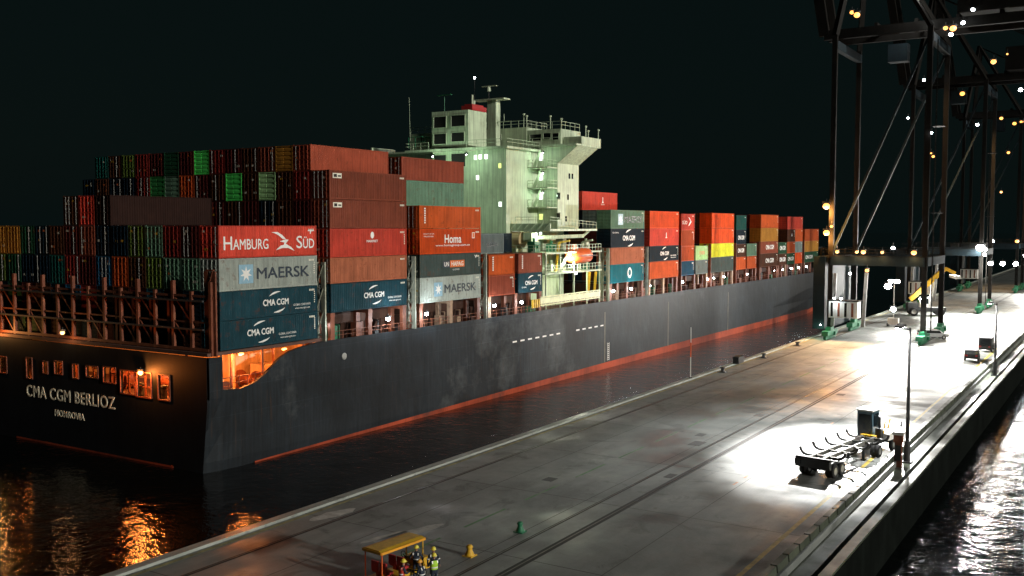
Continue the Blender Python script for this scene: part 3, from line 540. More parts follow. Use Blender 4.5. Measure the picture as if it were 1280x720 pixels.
for z in (17.9, 15.1):
    mb = MB(); mb.box(-73.4, -67.7, 116.4, 133.2, z - 0.2, z); pf = sp(mb, 'side_platform', M_HOUSE)
    mb = MB(); rail_line(mb, [(-73.4, 116.5, z), (-67.8, 116.5, z), (-67.8, 133.1, z)], 1.0, 0.9, 0.055); sp(mb, 'guard_rail', M_HOUSE, pf)
    for (x, y) in ((-68.0, 117), (-68.0, 121), (-68, 125), (-68, 129), (-68, 133)):
        mb = MB(); mb.bar((x, y, z - 2.9 if z > 17 else 9.6), (x, y, z - 0.2), 0.16); sp(mb, 'support_post', M_HOUSE, pf)
    for (x, y, a, b, h) in ((-70.5, 118, 1.2, 1.5, 1.5), (-72.0, 120.5, 1.0, 1.2, 1.9), (-70.6, 123, 0.8, 1.6, 1.1), (-71.5, 127.5, 1.2, 1.0, 1.8), (-69.6, 131.6, 0.7, 0.9, 1.3)):
        mb = MB(); mb.box(x - a / 2, x + a / 2, y - b / 2, y + b / 2, z, z + h); mb.tube((x + a / 2, y, z + h * 0.5), (x + a / 2 + 0.2, y, z + h * 0.5), 0.18); mb.tube((x, y, z + h), (x, y, z + h + 0.5), 0.15, 0.22); sp(mb, 'deck_machinery', random.choice([M_HOUSE, M_GREEN, M_HOUSE, M_POSTG]), pf)
mb = MB(); mb.bar((-73.2, 117.0, 15.1), (-70.0, 117.0, 17.9), 0.1, 0.6); mb.bar((-73.2, 117.6, 12.2), (-70.0, 117.6, 15.1), 0.1, 0.6); mb.bar((-68.6, 121.5, 15.1), (-68.6, 124.8, 17.9), 0.1, 0.5); sp(mb, 'stair', M_POSTG, pf)
mb = MB(); mb.tube((-71.5, 118.8, 17.9), (-71.5, 118.8, 20.0), 0.45, 0.38, 14); mb.bar((-71.5, 118.8, 19.9), (-69.0, 129.6, 20.1), 0.45, 0.5); mb.bar((-69.0, 129.6, 20.1), (-68.6, 131.0, 21.0), 0.3, 0.3); mb.box(-72.3, -70.9, 118.0, 119.6, 19.4, 20.6); sp(mb, 'provision_crane', M_HOUSE)
mb = MB(); mb.tube((-74.9, 118.5, 19.6), (-72.6, 118.5, 19.6), 1.15, 1.15, 18); sp(mb, 'air_vent', mat('vent_tan', (0.55, 0.42, 0.22), 0.5, 0, 0.2, 1))
for y in (123.2, 130.2):                                     # lifeboat davits
    mb = MB(); mb.bar((-70.0, y, 15.1), (-69.4, y, 19.2), 0.28, 0.3); mb.bar((-69.4, y, 19.2), (-67.7, y, 19.5), 0.26, 0.26); sp(mb, 'davit', M_YELLOW if y < 125 else M_HOUSE)
for y in (129.6, 131.6):
    mb = MB(); mb.bar((-68.1, y, 12.0), (-67.6, y - 0.5, 14.8), 0.3, 0.35); sp(mb, 'gangway_davit', M_YELLOW)
mb = MB()
for zz in (10.9, 12.0): mb.bar((-67.35, 114.5, zz), (-67.35, 131.8, zz + 0.05), 0.08, 0.16)
for k in range(16): mb.bar((-67.35, 114.6 + k * 1.12, 10.9), (-67.35, 115.4 + k * 1.12, 12.0), 0.06, 0.07)
mb.box(-67.9, -67.42, 114.5, 131.8, 10.85, 10.95)
gw = sp(mb, 'accommodation_ladder', mat('pale_ladder_paint', (0.72, 0.74, 0.45), 0.5, 0, 0.2, 1)); mb = MB(); mb.box(-67.6, -67.3, 114.4, 131.9, 11.1, 11.85); sp(mb, 'side_panel', MATS['pale_ladder_paint'], gw)
mb = MB()
for k in range(4): mb.box(-67.5, -67.25, 112.4 + k * 0.5, 112.65 + k * 0.5, 10.7, 11.8)
sp(mb, 'striped_stop', M_YELLOW, gw)
deck_lamp((-68.3, 124.2, 17.5), M_LAMPW, 1500, (1.0, 1.0, 0.85), 0.22, (-67.4, 124.0, 16.6))
deck_lamp((-70.5, 119.8, 20.5), M_LAMPW, 260, (0.9, 1.0, 0.7), 0.12)
deck_lamp((-69.5, 128.4, 14.6), M_LAMPW, 350, (0.9, 1.0, 0.6), 0.12)

GRN = (0.72, 1.0, 0.70)
for x in (-79.0, -84.8): sp(MB().bar((x, 116.1, 32.2), (x, 113.9, 31.9), 0.10), 'added_lamp_arm', M_HOUSE, case); deck_lamp((x, 113.9, 31.4), M_LAMPW, 260, GRN, 0.07, (x, 113.8, 31.0))  # lamps and arms added to brighten the casing's stern wall
sp(MB().bar((-78.5, 108.4, 18.0), (-78.5, 108.4, 23.2), 0.12), 'added_lamp_post', M_HATCH); deck_lamp((-78.5, 108.4, 22.8), M_LAMPW, 550, GRN, 0.10, (-78.5, 108.9, 22.7))  # post and lamp added to light the dark half of the casing
for z in (30.0, 27.1, 24.3): deck_lamp((-72.4, 123.6, z + 2.0), M_LAMPW, 70, GRN, 0.08, (-72.4, 123.3, z + 1.7))
# lifeboat (sits in the davits)
LB = (-68.6, 127.6, 15.9)
lb = thing('lifeboat', 'enclosed orange lifeboat hanging in davits beside the pale deckhouse', 'lifeboat', LB)
mb = MB(); n = 14; m_ = 12; vs = []
for i in range(m_ + 1):
    t = i / m_ * 2 - 1; wd = 1.25 * (1 - abs(t) ** 3.2) + 0.05; keel = 0.25 + 0.5 * abs(t) ** 4; top = 2.0 + 0.55 * max(0, 1 - (t * 1.15) ** 4)
    for k in range(n):
        a = 2 * math.pi * k / n; sy = math.sin(a); zz = (keel + top) / 2 + (top - keel) / 2 * (abs(sy) ** 0.8) * (1 if sy > 0 else -1)
        vs.append((wd * math.cos(a), t * 3.9, zz))
mb.add(vs, [(i * n + k, i * n + (k + 1) % n, (i + 1) * n + (k + 1) % n, (i + 1) * n + k) for i in range(m_) for k in range(n)])
mb.build('boat_shell', M_ORANGE, lb, (0, 0, 0), True)
mb = MB(); mb.box(-0.55, 0.55, -2.9, -1.7, 2.3, 3.05); mb.build('helm_cupola', M_ORANGE, lb)
mb = MB(); mb.bar((1.22, -3.2, 1.35), (1.3, 3.2, 1.35), 0.1, 0.12); mb.bar((-1.22, -3.2, 1.35), (-1.3, 3.2, 1.35), 0.1, 0.12); mb.build('rubbing_strake', M_DARK, lb)
for k in range(4):
    mb = MB(); mb.box(1.02, 1.10, -1.4 + k * 1.0, -1.0 + k * 1.0, 1.75, 2.0); mb.build('porthole', M_GLASS, lb)
for y in (-2.9, 2.9):
    mb = MB(); mb.tube((0, y, 2.3), (0, y, 3.4), 0.05); mb.build('lifting_hook', M_STEEL, lb)

# ------------------------------------------------------------------ shipping containers
W = 2.438
CM = {}
def container_meshes(L, H):
    if (L, H) in CM: return CM[(L, H)]
    hw, hl = W / 2, L / 2
    mb = MB(); out, inn = hw - 0.03, hw - 0.066; ys = []; y = -hl + 0.16; st = 0
    while y < hl - 0.16:
        for dx, dy in ((out, 0.07), (out, 0.068), (inn, 0.07), (inn, 0.068)):
            ys.append((y, dx)); y += dy
            if y >= hl - 0.16: break
    ys.append((hl - 0.16, out)); n = len(ys)
    for s in (1, -1):
        vs = [(s * x, yy, 0.14) for yy, x in ys] + [(s * x, yy, H - 0.09) for yy, x in ys]
        mb.add(vs, [(k, k + 1, n + k + 1, n + k) for k in range(n - 1)])
    mb.box(-hw + 0.05, hw - 0.05, -hl + 0.1, hl - 0.05, H - 0.06, H - 0.03); mb.box(-hw + 0.05, hw - 0.05, hl - 0.06, hl - 0.04, 0.14, H - 0.09); mb.box(-hw + 0.05, hw - 0.05, -hl + 0.1, hl - 0.05, 0.10, 0.14)
    body = mb.mesh('body'); body.materials.append(None)
    mb = MB()
    for sx in (-1, 1):
        for sy in (-1, 1): mb.box(sx * (hw - 0.14), sx * (hw - 0.012), sy * (hl - 0.15), sy * (hl - 0.012), 0.12, H - 0.12)
        mb.box(sx * (hw - 0.10), sx * (hw - 0.014), -hl + 0.15, hl - 0.15, 0.02, 0.16); mb.box(sx * (hw - 0.08), sx * (hw - 0.014), -hl + 0.15, hl - 0.15, H - 0.11, H - 0.02)
    for sy in (-1, 1):
        mb.box(-hw + 0.14, hw - 0.14, sy * (hl - 0.12), sy * (hl - 0.014), 0.02, 0.16); mb.box(-hw + 0.14, hw - 0.14, sy * (hl - 0.12), sy * (hl - 0.014), H - 0.13, H - 0.02)
    for sx in (-1, 1):
        for sy in (-1, 1):
            for z0, z1 in ((0, 0.118), (H - 0.118, H - 0.004)): mb.box(sx * (hw - 0.162), sx * hw, sy * (hl - 0.178), sy * hl, z0, z1)
    frame = mb.mesh('frame'); frame.materials.append(None)
    mb = MB(); d0 = -hl + 0.05; mb.box(-0.535, 0.535, d0, d0 + 0.03, -(H - 0.30) / 2, (H - 0.30) / 2)
    hz = (H - 0.30) / 2
    for k in range(5):
        z = -hz + 0.28 + k * (2 * hz - 0.56) / 4; mb.prism([(d0, z - 0.17), (d0 - 0.03, z - 0.12), (d0 - 0.03, z + 0.12), (d0, z + 0.17)], 'x', -0.48, 0.48)
    door = mb.mesh('door'); door.materials.append(None)
    mb = MB(); mb.tube((0, d0 - 0.055, -hz - 0.04), (0, d0 - 0.055, hz + 0.04), 0.022, n=6)
    for z in (-hz + 0.05, 0.15, hz - 0.05): mb.box(-0.05, 0.05, d0 - 0.075, d0 - 0.02, z - 0.05, z + 0.05)
    mb.bar((0, d0 - 0.075, -0.2), (0.26, d0 - 0.075, -0.2), 0.03)
    bar = mb.mesh('locking_bar'); bar.materials.append(None)
    CM[(L, H)] = (body, frame, door, bar); return CM[(L, H)]
def link_mat(o, m):
    o.material_slots[0].link = 'OBJECT'; o.material_slots[0].material = m
ORD = ['', 'first', 'second', 'third', 'fourth', 'fifth', 'sixth', 'seventh', 'eighth', 'ninth', 'tenth', 'eleventh', 'twelfth', 'thirteenth', 'fourteenth', 'fifteenth', 'sixteenth']
NCON = [0]
M_DECAL = mat('pale_decal', (0.75, 0.73, 0.62), 0.5, 0, 0.2, 3)
def container(col, k, y0, z, L, H, bay, tier, desc='', doors=2):
    """k = column in from the starboard side, y0 = aft end, z = base"""
    x = SX - 0.03 - W / 2 - k * 2.464 + random.uniform(-0.012, 0.012)
    where = 'pier-side column' if k == 0 else ORD[k + 1] + ' column from pier side'
    lab = '%s container%s, %s tier, %s, %s' % (col, (' with ' + desc) if desc else '', ORD[tier], where, bay)
    if len(lab.replace('-', ' ').split()) > 16: lab = '%s container, %s tier, %s, %s' % (col, ORD[tier], where, bay)
    c = thing('shipping_container', lab, 'container', (x, y0 + L / 2 + random.uniform(-0.02, 0.02), z), 0, 'containers stacked on the ship')
    m = paint(col); b, f, d, lbar = container_meshes(L, H); NCON[0] += 1
    o = bpy.data.objects.new('body', b); COL.objects.link(o); o.parent = c; link_mat(o, m)
    o = bpy.data.objects.new('frame', f); COL.objects.link(o); o.parent = c; link_mat(o, m)
    for s in (-1, 1):
        o = bpy.data.objects.new('door', d); COL.objects.link(o); o.parent = c; o.location = (s * 0.545, 0, H / 2); link_mat(o, m)
        if doors == 2:
            for q in (-0.26, 0.26):
                r = bpy.data.objects.new('locking_bar', lbar); COL.objects.link(r); r.parent = o; r.location = (q, 0, 0); link_mat(r, M_STEEL if random.random() < 0.2 else m)
    if doors == 2:                                           # small number plates and stickers on the doors
        hl = L / 2; yb = -hl - 0.012
        for q in range(random.randint(1, 3)):
            sx = random.choice((-0.75, -0.4, 0.35, 0.72)); zz = H * random.choice((0.82, 0.74, 0.5, 0.28)); a = random.uniform(0.10, 0.20)
            mb = MB(); mb.box(sx - a, sx + a, yb, yb + 0.004, zz - 0.10, zz + 0.10); mb.build('door_decal', random.choice([M_DECAL, M_DECAL, M_YELLOW, M_LETORANGE]), c)
    if k == 0 and L > 0:                                     # side marking: owner code, top right, and a strip of data at the fore end
        mb = MB(); xx = W / 2 - 0.02
        for q in range(4): mb.box(xx, xx + 0.004, L / 2 - 1.1 + q * 0.19, L / 2 - 0.97 + q * 0.19, H - 0.50, H - 0.32)
        if random.random() < 0.5:
            for q in range(6): mb.box(xx, xx + 0.004, L / 2 - 0.45, L / 2 - 0.32, H * 0.75 - q * 0.20, H * 0.75 + 0.12 - q * 0.20)
        mb.build('side_code', M_DECAL, c)
    c['_L'] = L; c['_H'] = H; c['_D'] = desc
    return c
XF = W / 2 - 0.018                                           # lettering plane, just proud of the corrugation
def lettering(c, s, yc, zc, w, h, m=None, bold=0.0):
    return put(text_mesh(s, w, h, 0.004, bold), 'lettering', m or M_LETTER, c, (XF, yc, zc))
def shape(c, pts, m, name='emblem', dx=0.0):
    mb = MB(); mb.prism(pts, 'x', XF + dx, XF + dx + 0.006); return mb.build(name, m, c)
def crescent(cy, cz, rx, rz, a0, a1, wd, n=10):
    o_, i_ = [], []
    for k in range(n + 1):
        t = k / n; a = R(a0 + (a1 - a0) * t); ww = wd * math.sin(math.pi * min(1, t * 0.85 + 0.1))
        o_.append((cy + rx * math.cos(a), cz + rz * math.sin(a))); i_.append((cy + (rx - ww) * math.cos(a), cz + (rz - ww) * math.sin(a)))
    return o_ + i_[::-1]
def logo_swoosh(c, yc, s=1.0, sub=True):                     # lettering between two swooshes
    zc = c['_H'] * 0.5
    lettering(c, 'CMA CGM', yc, zc, 3.2 * s, 0.56 * s, None, 0.05)
    shape(c, crescent(yc + 0.25 * s, zc + 0.20 * s, 1.25 * s, 0.80 * s, 150, 75, 0.18 * s), M_LETTER)
    shape(c, crescent(yc + 0.05 * s, zc - 0.20 * s, 1.25 * s, 0.80 * s, -105, -30, 0.18 * s), M_LETTER)
    if sub:
        lettering(c, 'GLOBAL CONTAINER', yc + 3.4 * s, zc - 0.42, 2.3 * s, 0.20); lettering(c, 'www.cma-cgm.com', yc + 3.45 * s, zc - 0.80, 2.0 * s, 0.18)
def logo_star(c, yc, s=1.0, dim=False):
    zc = c['_H'] * 0.5; h = 0.62 * s
    shape(c, [(yc - 3.3 * s - 0.85 * s, zc - 0.85 * s), (yc - 3.3 * s + 0.85 * s, zc - 0.85 * s), (yc - 3.3 * s + 0.85 * s, zc + 0.85 * s), (yc - 3.3 * s - 0.85 * s, zc + 0.85 * s)], M_LETBLUE)
    pts = []
    for k in range(14):
        a = math.pi / 2 + k * math.pi / 7; r_ = (0.70 if k % 2 == 0 else 0.30) * s; pts.append((yc - 3.3 * s + r_ * math.cos(a), zc + r_ * math.sin(a)))
    shape(c, pts, M_LETTER, 'star', 0.007)
    lettering(c, 'MAERSK', yc + 1.35 * s, zc, 6.7 * s, 1.0 * s, M_LETDARK, 0.03)

H9, H8 = 2.896, 2.591
L40, L20 = 12.19, 6.06
BA, BB, BC = 'sternmost bay', 'second bay from stern', 'third bay from stern'
# --- sternmost bay
YA = 59.5; zA = [10.6]
for h in (H8, H8, H9, H9, H9): zA.append(zA[-1] + h + 0.004)
hA = (H8, H8, H9, H9, H9)
c = container('navy', 0, YA, zA[0], L40, H8, BA, 1, 'white swoosh lettering set aft'); logo_swoosh(c, -1.35, 1.0)
c = container('navy', 0, YA, zA[1], L40, H8, BA, 2, 'white swoosh lettering'); logo_swoosh(c, 0.6, 1.0)
c = container('light grey', 0, YA, zA[2], L40, H9, BA, 3, 'dark capitals and white star'); logo_star(c, 0.3, 1.0)
c = container('bright red', 0, YA, zA[3], L40, H9, BA, 4, 'big white capitals and winged emblem')
for s, yc, w_, h_, dz in (('H', -5.05, 0.95, 1.16, 0.0), ('AMBURG', -2.35, 4.2, 0.92, -0.12), ('S', 3.75, 0.75, 1.16, 0.0), ('ÜD', 5.0, 1.5, 1.10, -0.05)): lettering(c, s, yc, 1.33 + dz, w_, h_, None, 0.015)
shape(c, [(0.15, 2.28), (0.9, 2.30), (1.5, 2.02), (2.0, 1.62), (1.6, 1.62), (1.2, 1.90), (0.8, 2.10)], M_LETTER)
shape(c, [(1.95, 1.60), (2.35, 1.56), (1.95, 1.20), (2.7, 0.85), (3.1, 0.50), (2.3, 0.78), (1.6, 0.80), (0.7, 0.62), (1.3, 1.02), (1.7, 1.10), (1.8, 1.3), (1.2, 1.42)], M_LETTER)
shape(c, [(4.9, 2.45), (5.75, 2.45), (5.75, 2.36), (5.35, 2.34), (5.3, 2.1), (5.2, 2.1), (5.2, 2.34), (4.9, 2.36)], M_LETTER)
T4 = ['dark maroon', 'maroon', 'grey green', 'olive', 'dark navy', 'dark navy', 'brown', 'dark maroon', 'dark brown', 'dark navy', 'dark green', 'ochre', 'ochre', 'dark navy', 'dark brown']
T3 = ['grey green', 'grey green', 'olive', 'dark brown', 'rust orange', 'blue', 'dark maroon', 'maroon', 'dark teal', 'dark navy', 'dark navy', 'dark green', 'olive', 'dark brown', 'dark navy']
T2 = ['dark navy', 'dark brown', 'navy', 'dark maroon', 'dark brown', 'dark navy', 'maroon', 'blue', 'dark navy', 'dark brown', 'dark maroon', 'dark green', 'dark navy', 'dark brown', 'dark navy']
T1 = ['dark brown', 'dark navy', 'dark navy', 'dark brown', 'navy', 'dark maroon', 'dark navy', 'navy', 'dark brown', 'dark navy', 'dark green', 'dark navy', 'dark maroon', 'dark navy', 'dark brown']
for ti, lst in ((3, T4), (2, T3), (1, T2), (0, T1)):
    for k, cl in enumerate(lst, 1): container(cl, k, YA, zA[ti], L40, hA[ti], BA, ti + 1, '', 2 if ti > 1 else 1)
for k, cl in ((6, 'black brown'), (7, 'bright red'), (8, 'dark brown')): container(cl, k, YA, zA[4], L40, H9, BA, 5)
# --- second bay
YB = 73.6; hB = (H9, H8, H9, H9, H9, H8); zB = [12.9]
for h in hB: zB.append(zB[-1] + h + 0.004)
c = container('navy', 0, YB, zB[0], L40, H9, BB, 1, 'white swoosh lettering'); logo_swoosh(c, 0.55, 1.0)
container('tan', 0, YB, zB[1], L40, H8, BB, 2)
c = container('bright red', 0, YB, zB[2], L40, H9, BB, 3, 'small white round emblem'); shape(c, [(0.35 + 0.28 * math.cos(a * 0.5236), 2.2 + 0.36 * math.sin(a * 0.5236)) for a in range(12)], M_LETTER); lettering(c, 'MARFRET', 0.35, 1.58, 1.8, 0.24, None, 0.03)
container('brown', 0, YB, zB[3], L40, H9, BB, 4, 'pale corner placard'); container('brown', 0, YB, zB[4], L40, H9, BB, 5, 'pale corner placard')
for cc in list(bpy.data.objects)[-60:]:
    pass
T4b = ['dark maroon', 'dark brown', 'dark navy', 'dark maroon', 'dark brown', 'dark maroon', 'dark navy', 'dark brown', 'dark navy', 'dark maroon', 'dark brown', 'dark navy', 'dark maroon', 'dark navy']
T5b = ['maroon', 'dark brown', 'pale green', 'dark brown', 'bright green', 'dark brown', 'dark maroon', 'rust orange', 'grey green', 'green', 'maroon', 'dark navy', 'dark navy', 'dark brown', 'dark navy']
T6b = ['red brown', 'ochre', 'brown', 'dark brown', 'dark maroon', 'maroon', 'bright green', 'dark maroon', 'dark green', 'dark maroon', 'maroon', 'olive', 'dark brown', 'dark teal']
for ti, lst in ((3, T4b), (4, T5b), (5, T6b)):
    for k, cl in enumerate(lst, 1): container(cl, k, YB, zB[ti], L40, hB[ti], BB, ti + 1, '', 1 if 'green' in cl or cl == 'ochre' else 2)
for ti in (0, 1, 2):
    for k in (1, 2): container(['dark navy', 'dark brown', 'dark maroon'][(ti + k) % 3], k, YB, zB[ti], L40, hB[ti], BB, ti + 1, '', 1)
# --- third bay
YC = 88.1; hC = (H9, H8, H9, H8, H9, H8); zC = [12.85]
for h in hC: zC.append(zC[-1] + h + 0.004)
c = container('light grey', 0, YC, zC[0], L40, H9, BC, 1, 'dark capitals and faded star'); logo_star(c, 0.5, 0.95)
c = container('dark grey', 0, YC, zC[1], L40, H8, BC, 2, 'navy and orange name panels')
shape(c, [(-1.7, 1.0), (-0.35, 1.0), (-0.35, 1.75), (-1.7, 1.75)], M_LETDARK); shape(c, [(-0.3, 1.0), (2.6, 1.0), (2.6, 1.8), (-0.3, 1.8)], M_LETORANGE); lettering(c, 'UN', -1.02, 1.38, 0.9, 0.5, M_LETTER, 0.03).location.x += 0.012; lettering(c, 'HAPAG', 1.15, 1.4, 2.4, 0.5, M_LETTER, 0.03).location.x += 0.012; lettering(c, 'LLOYD', 0.9, 0.72, 1.3, 0.16); lettering(c, 'V', 5.0, 2.15, 0.5, 0.35, None, 0.05)
c = container('orange', 0, YC, zC[2], L40, H9, BC, 3, 'white name and web address'); lettering(c, 'Homa', 0.3, 1.72, 3.3, 0.95, None, 0.03); lettering(c, 'www.homagroup.com.cn', 0.3, 0.95, 6.8, 0.30, None, 0.02); lettering(c, 'QUALITY OF LIFE', -4.4, 2.30, 2.0, 0.15); lettering(c, 'FREEZER', -4.4, 2.02, 1.8, 0.13); shape(c, [(4.2, 1.75), (4.75, 1.75), (4.75, 2.45), (4.2, 2.45)], M_LETTER); shape(c, [(4.28, 1.82), (4.67, 1.82), (4.67, 2.38), (4.28, 2.38)], M_LETORANGE, 'emblem', 0.008)
container('rust orange', 0, YC, zC[3], L40, H8, BC, 4, 'vertical white code')
container('grey green', 1, YC, zC[4], L40, H9, BC, 5); container('red brown', 1, YC, zC[5], L40, H8, BC, 6); container('dark brown', 2, YC, zC[5], L40, H8, BC, 6)
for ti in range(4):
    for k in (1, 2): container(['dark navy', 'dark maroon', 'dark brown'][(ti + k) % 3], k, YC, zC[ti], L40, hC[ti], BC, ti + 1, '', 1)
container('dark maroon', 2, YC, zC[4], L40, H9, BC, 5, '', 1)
# --- short boxes just aft of the deckhouse
BD, BE = 'short bay abaft deckhouse, aft half', 'short bay abaft deckhouse, fore half'
zD = [12.8, 12.8 + H8 + 0.004, 12.8 + 2 * H8 + 0.008]
container('red brown', 0, 102.0, zD[0], L20, H8, BD, 1); container('rust orange', 0, 102.0, zD[1], L20, H8, BD, 2, 'vertical white code')
c = container('navy', 0, 109.0, zD[0], L20, H8, BE, 1, 'white swoosh lettering'); logo_swoosh(c, 0.2, 0.95, False); lettering(c, 'GLOBAL', -1.6, 0.75, 1.2, 0.18)
container('brown', 0, 109.0, zD[1], L20, H8, BE, 2, 'vertical white code')
for k in (1, 2):
    for ti in (0, 1): container(['dark navy', 'dark brown'][(k + ti) % 2], k, 102.0, zD[ti], L20, H8, BD, ti + 1, '', 1); container(['dark brown', 'dark navy'][(k + ti) % 2], k, 109.0, zD[ti], L20, H8, BE, ti + 1, '', 1)
c = container('grey', 1, 103.2, zD[2], L20, H8, BD, 3, 'dark lettering'); lettering(c, 'COSCO', 0.2, 1.2, 2.6, 0.5, M_LETDARK, 0.02)
container('dark navy', 2, 109.2, zD[2], L20, H8, BE, 3)
# --- bays ahead of the deckhouse
def stack(y0, L, spec, bay, base=12.75):
    z = base; res = []
    for ti, (cl, h, ds) in enumerate(spec):
        if cl: res.append(container(cl, 0, y0, z, L, h, bay, ti + 1, ds, 1))
        else: res.append(None)
        z += h + 0.004
    return res, z
B1, B2, B3, B4, B5, B6, B7, B8 = ('first bay forward of deckhouse', 'second bay forward of deckhouse', 'third bay forward of deckhouse', 'fourth bay forward of deckhouse', 'fifth bay forward of deckhouse', 'sixth bay forward of deckhouse', 'seventh bay forward of deckhouse', 'bay beside crane legs')
r, z = stack(135.6, L40, [('teal', H9, 'round white emblem'), ('tan', H8, ''), ('dark navy', H9, 'white swoosh lettering'), ('grey green', H9, 'dark capitals and star')], B1)
shape(r[0], [(0.7 + 0.75 * math.cos(a * 0.4488), 1.45 + 0.85 * math.sin(a * 0.4488)) for a in range(14)], M_LETTER); shape(r[0], [(0.7 + 0.5 * math.cos(a * 0.4488), 1.5 + 0.5 * math.sin(a * 0.4488)) for a in range(14)], paint('teal'), 'emblem', 0.008)
logo_swoosh(r[2], 0.3, 1.35, False); lettering(r[2], 'GLOBAL', -4.4, 2.3, 2.2, 0.2); logo_star(r[3], 0.6, 1.0)
for k in (1, 2, 3):
    zz = 12.75
    for ti, h in enumerate((H9, H8, H9, H9)): container([['dark brown', 'dark navy', 'dark maroon', 'grey'], ['dark navy', 'dark brown', 'dark brown', 'dark navy'], ['dark brown', 'dark maroon', 'dark navy', 'dark brown']][k - 1][ti], k, 135.6, zz, L40, h, B1, ti + 1, '', 1); zz += h + 0.004
c = container('bright red', 2, 135.6, z, L40, H9, B1, 5, 'small white emblem'); shape(c, [(0.6, 1.2), (1.2, 1.2), (1.0, 1.5), (1.0, 2.1), (0.8, 2.1), (0.8, 1.5)], M_LETTER); lettering(c, 'SUDU', 0.9, 0.95, 1.2, 0.2, None, 0.03)
container('dark maroon', 3, 135.6, z, L40, H9, B1, 5)
r, z = stack(149.9, L40, [('rust orange', H9, ''), ('dark navy', H8, 'white swoosh lettering'), ('bright red', H9, 'small white emblem'), ('orange', H9, '')], B2)
logo_swoosh(r[1], 0.0, 1.1, True); shape(r[2], [(0.3, 1.3), (1.1, 1.3), (0.8, 1.5), (0.8, 2.2), (0.6, 2.2), (0.6, 1.5)], M_LETTER)
r, z = stack(163.3, L20, [('blue', H8, ''), ('rust orange', H8, ''), ('rust orange', H9, ''), ('bright red', H9, 'white name and bird')], 'aft half, third forward bay')
lettering(r[3], 'SÜD', -1.5, 1.4, 2.2, 0.7, None, 0.03); shape(r[3], [(0.1, 2.3), (1.1, 1.6), (0.1, 0.7), (0.7, 0.9), (1.6, 1.5), (0.6, 2.2)], M_LETTER)
r, z = stack(170.1, L20, [('grey', H8, ''), ('pale green', H8, 'faint lettering')], 'fore half, third forward bay'); lettering(r[1], 'EVER', 0.2, 1.3, 2.6, 0.6, M_LETORANGE, 0.02)
r, z = stack(178.0, L40, [('dark grey', H9, ''), ('yellow green', H8, ''), ('orange', H9, ''), ('orange', H9, 'pale number')], B4)
for bay, y0, sets in ((B4, 178.0, (('dark brown', 'dark navy', 'dark maroon', 'dark brown'), ('dark navy', 'dark maroon', 'brown', 'dark maroon'), ('dark brown', 'dark brown', 'dark maroon', 'dark navy'))), (B2, 149.9, (('dark navy', 'dark brown', 'dark maroon', 'dark brown'),)), (B6, 206.8, (('dark brown', 'dark navy', 'dark navy', 'dark maroon'), ('dark brown', 'dark navy', 'dark navy', 'dark brown')))):
    for k, cols in enumerate(sets, 1):
        zz = 12.75
        for ti, h in enumerate((H9, H8, H9, H9)): container(cols[ti], k, y0, zz, L40, h, bay, ti + 1, '', 2 if bay == B4 and ti > 1 else 1); zz += h + 0.004
r, z = stack(191.5, L20, [('rust orange', H8, ''), ('dark brown', H8, 'white lettering'), ('dark navy', H9, 'white lettering'), ('dark teal', H9, '')], 'aft half, fifth forward bay')
link_mat(r[3].children[0], paint('pale green')) if False else None
for q in (1, 2): lettering(r[q], 'CMA CGM', 0.0, 1.3, 3.6, 0.8, None, 0.06)
r, z = stack(198.2, L20, [('rust orange', H8, ''), ('grey green', H8, '')], 'fore half, fifth forward bay')
r, z = stack(206.8, L40, [('dark brown', H9, 'large white lettering'), ('brown', H8, 'large white lettering'), ('ochre', H9, ''), ('rust orange', H9, '')], B6)
for q in (0, 1): lettering(r[q], 'CMA CGM', 0.3, 1.35, 5.5, 0.9, None, 0.06)
r, z = stack(219.5, L20, [('dark brown', H8, 'white lettering'), ('dark green', H8, 'white lettering')], 'short bay behind seventh forward bay')
for q in (0, 1): lettering(r[q], 'CMA CGM', 0.0, 1.3, 4.2, 0.9, None, 0.06)
r, z = stack(225.9, L20, [('dark green', H8, 'white lettering'), ('rust orange', H8, ''), ('dark brown', H9, 'pale emblem')], 'aft half, seventh forward bay'); lettering(r[0], 'CMA CGM', 0.0, 1.3, 4.4, 0.8, None, 0.06); shape(r[2], [(0, 1.3), (0.8, 1.3), (0.5, 2.0)], M_LETTER)
container('bright red', 0, 225.9, z, L40, H9, B7, 4, '', 1)
r, z = stack(232.1, L20, [('orange', H8, ''), ('grey', H8, ''), ('rust orange', H9, '')], 'fore half, seventh forward bay')
r, z = stack(240.0, L40, [('dark green', H8, 'white lettering'), ('ochre', H8, ''), ('rust orange', H9, '')], B8); lettering(r[0], 'CMA CGM', -2.0, 1.3, 6.0, 0.8, None, 0.06)
# placards on the two brown boxes and vertical codes
for o in [o for o in bpy.data.objects if o.get('label')]:
    l = o.get('_D', ''); L = o.get('_L', 0)
    if 'corner placard' in l:
        mb = MB(); mb.box(XF, XF + 0.006, -L / 2 + 0.5, -L / 2 + 1.8, 2.1, 2.6); mb.build('placard', M_DECAL, o); mb = MB(); mb.box(XF + 0.006, XF + 0.012, -L / 2 + 0.65, -L / 2 + 1.1, 2.2, 2.5); mb.box(XF + 0.006, XF + 0.012, -L / 2 + 1.25, -L / 2 + 1.7, 2.25, 2.4); mb.build('placard_print', M_BLACK, o)
    if 'vertical white code' in l:
        mb = MB()
        for q in range(7): mb.box(XF, XF + 0.006, -L / 2 + 0.9, -L / 2 + 1.15, 0.6 + q * 0.26, 0.78 + q * 0.26)
        mb.build('vertical_code', M_LETTER, o)
for o in bpy.data.objects:
    for q in ('_L', '_H', '_D'):
        if q in o: del o[q]

